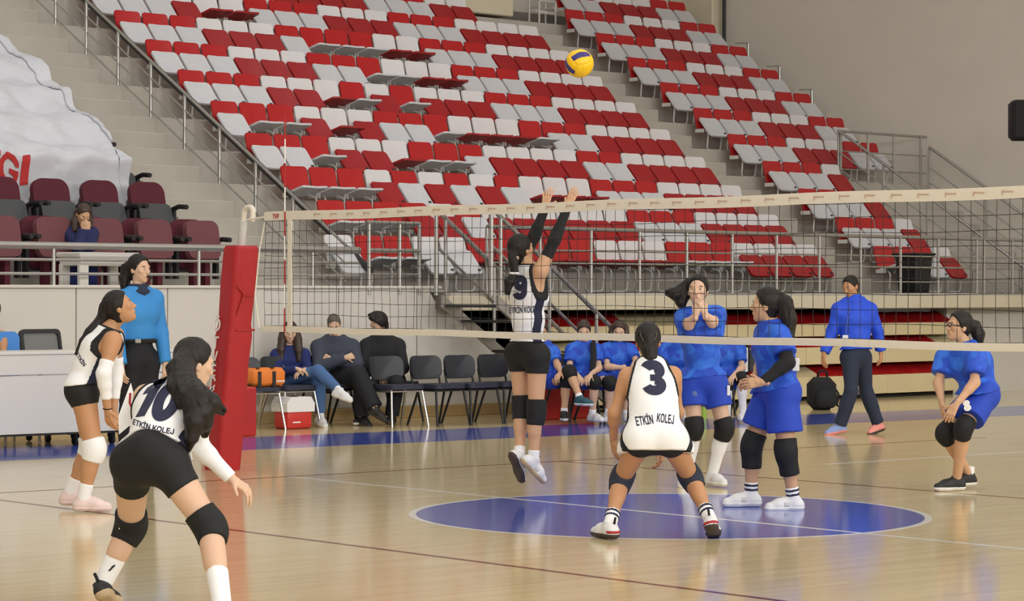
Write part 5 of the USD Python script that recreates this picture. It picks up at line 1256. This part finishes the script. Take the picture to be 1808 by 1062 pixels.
p = person('person in black with thick dark hair looking down on the chairs by the wall', (675, 750, 29.35),
    dict(P=(678, 672, .22), N=(674, 594, .14), H=(668, 572, .04), SR=(647, 610, .08), SL=(703, 610, .18), ER=(640, 650, -.08), EL=(712, 650, .04), WR=(664, 664, .0), WL=(692, 664, .02),
         PR=(664, 673, .18), PL=(692, 673, .22), KR=(650, 676, -.28), KL=(700, 676, -.22), AR=(640, 737, -.20), AL=(692, 736, -.16), DR=(626, 745, -.38), DL=(684, 745, -.36)),
    'skin_fair', .0115, head_dir=(-.72, -.62, -.28), sex='m', girth=1.12, head=1.02)
body(p, dict(R=((.5, -.6, -.2), (0, .2, -1), dict(curl=.4, side=-1)), L=((-.5, -.6, -.2), (0, .2, -1), dict(curl=.4))))
J = p['J']; h = J['H']
hair(p, 'hair_black', [([h + np.array((-.02, -.03, .10)), h + np.array((-.07, -.07, .085))], (.045, .035)), ([h + np.array((.06, .05, .0)), h + np.array((.075, .045, -.08))], (.05, .03))], .02)
vest(p, 'black_cloth', hem=J['P'] + np.array((0, 0, -.05)), sleeve='long', g=.035, name='coat'); trousers(p, 'trouser_black', .02)
for S in 'LR': shoe(p, S, 'shoe_black', 'sole_white' if S == 'R' else 'sole_dark')

# substitutes on the bench, in blue
def sub(label, px, d, head_on=True, dx=0, knees=None, ankles=None, toes=None, arms=None, hdir=(-.1, -.98, 0), hairc='hair_brown', skin='skin_fair', hx=0, lean_=0.0, shoes=('shoe_white', 'shoe_white'), pads=True, socks=.84, tail=None, jacket=None):
    y = lambda v: v
    j = dict(P=(px, 668, .20), N=(px + hx * .6, 606, .12 - lean_), H=(px + hx, 585, .06 - lean_), SR=(px - 22, 617, .10), SL=(px + 22, 617, .10), ER=(px - 26, 650, -.02), EL=(px + 26, 650, -.02), WR=(px - 12, 662, -.24), WL=(px + 12, 662, -.24),
             PR=(px - 12, 670, .18), PL=(px + 12, 670, .18), KR=(px - 14, 674, -.24), KL=(px + 16, 674, -.24), AR=(px - 16, 732, -.18), AL=(px + 16, 732, -.18), DR=(px - 22, 742, -.40), DL=(px + 24, 742, -.40))
    for dct in (knees, ankles, toes, arms):
        if dct: j.update(dct)
    p = person(label, (px, 745, d), j, skin, .0115, head_dir=hdir, head=.96, group='substitutes on the players bench')
    body(p, dict(R=((.4, -.6, -.5), (0, .2, -1), dict(curl=.4, side=-1)), L=((-.4, -.6, -.5), (0, .2, -1), dict(curl=.4))))
    hair(p, hairc, [([p['J']['H'] + np.array(a) for a in t], r) for t, r in (tail or ())])
    J = p['J']; vest(p, 'jersey_blue', hem=J['P'] + np.array((0, 0, -.05)), sleeve='short', g=.026, rough=(8, .01)); shorts(p, 'blue_short', .62, .022, flare=.02)
    for S, m in zip('RL', shoes):
        if pads: kneepad(p, S, 'spandex_black')
        sock(p, S, top=socks); shoe(p, S, m, 'sole_white')
    return p
sub('person in blue on the bench with crossed legs and one teal shoe', 962, 29.5, knees=dict(KR=(1000, 672, -.16), KL=(1006, 656, -.26)), ankles=dict(AR=(996, 730, -.16), AL=(1024, 704, -.40)), toes=dict(DR=(998, 742, -.38), DL=(1048, 716, -.54)), arms=dict(SL=(976, 620, .06), EL=(984, 645, -.04), WL=(990, 658, -.22)), shoes=('shoe_black', 'shoe_teal'), hx=-6, skin='skin_mid')
p = sub('person in blue on the bench with hair tied back and a dark lanyard', 1031, 29.55, knees=dict(KR=(1050, 674, -.24), KL=(1078, 676, -.22)), ankles=dict(AR=(1046, 732, -.16), AL=(1074, 730, -.12)), toes=dict(DR=(1068, 741, -.34), DL=(1096, 741, -.3)), hdir=(.0, -1, -.1))
obj('scarf', pipe([local(p, 1047, 606, .0), local(p, 1048, 630, -.08), local(p, 1046, 655, -.12)], .035, 8), 'black_cloth', p['prim'], label='dark strip of jacket hanging from the shoulder')
sub('person in blue on the bench with short hair and folded forearm', 1090, 29.7, arms=dict(WR=(1104, 650, -.16), ER=(1072, 648, -.08), SL=(1113, 617, .10), EL=(1124, 640, -.02), WL=(1112, 655, -.2)), hdir=(-.05, -1, -.05), hx=3, knees=dict(KR=(1078, 676, -.24), KL=(1108, 676, -.24)), ankles=dict(AR=(1074, 732, -.14), AL=(1106, 732, -.14)), tail=[([(-.06, .02, .05), (-.085, 0, -.03), (-.08, -.01, -.09)], (.04, .035, .02)), ([(.06, .02, .05), (.085, 0, -.03), (.08, -.01, -.09)], (.04, .035, .02))])
sub('person in blue on the bench between number three and the setter', 1194, 29.9, hx=14, lean_=.1, hdir=(.3, -.9, -.2), arms=dict(WR=(1208, 666, -.2)))
p = sub('person in blue on the bench mostly hidden behind the setter, black knee pad showing', 1284, 30.1, hx=-18, knees=dict(KR=(1284, 676, -.2), KL=(1309, 668, -.24)), ankles=dict(AR=(1284, 732, -.14), AL=(1312, 730, -.18)), toes=dict(DR=(1280, 742, -.36), DL=(1308, 742, -.4)), socks=.12)
jk = thing('jacket', 'dark jacket hanging over the bench chair behind the setter', 'jacket', (10.62, 9.78, .82), CR); obj('jacket_cloth', bx(-.26, .26, -.10, .10, -.38, .10, .08), 'black_cloth', jk, smooth=60)
obj('jacket_stripe', bx(.08, .13, -.108, -.098, -.3, .0), 'paper', jk)

# scorer at the left edge, almost out of the picture
p = person('person with glasses behind the scorer desk, cut off by the left edge', (-14, 780, 25.7),
    dict(P=(-20, 662, .15), N=(-18, 578, .10), H=(-14, 552, .05), SR=(-42, 595, .05), SL=(4, 594, .12), ER=(-44, 640, -.1), EL=(6, 634, -.02), WR=(-24, 640, -.3), WL=(-8, 622, -.24),
         PR=(-32, 664, .12), PL=(-8, 664, .16), KR=(-32, 675, -.3), KL=(-4, 675, -.28), AR=(-30, 748, -.25), AL=(-4, 748, -.22), DR=(-30, 758, -.45), DL=(-2, 758, -.42)),
    'skin_tan', .0115, head_dir=(.4, -.9, 0))
body(p, dict(R=((.6, -.5, 0), (0, .2, -1), dict(curl=.4, side=-1)), L=((-.6, -.5, .3), (0, .6, -1), dict(curl=.4))))
hair(p, 'hair_black'); vest(p, 'black_cloth', sleeve=None, name='top'); trousers(p, 'trouser_black')
for S in 'LR': shoe(p, S, 'shoe_black', 'sole_dark')
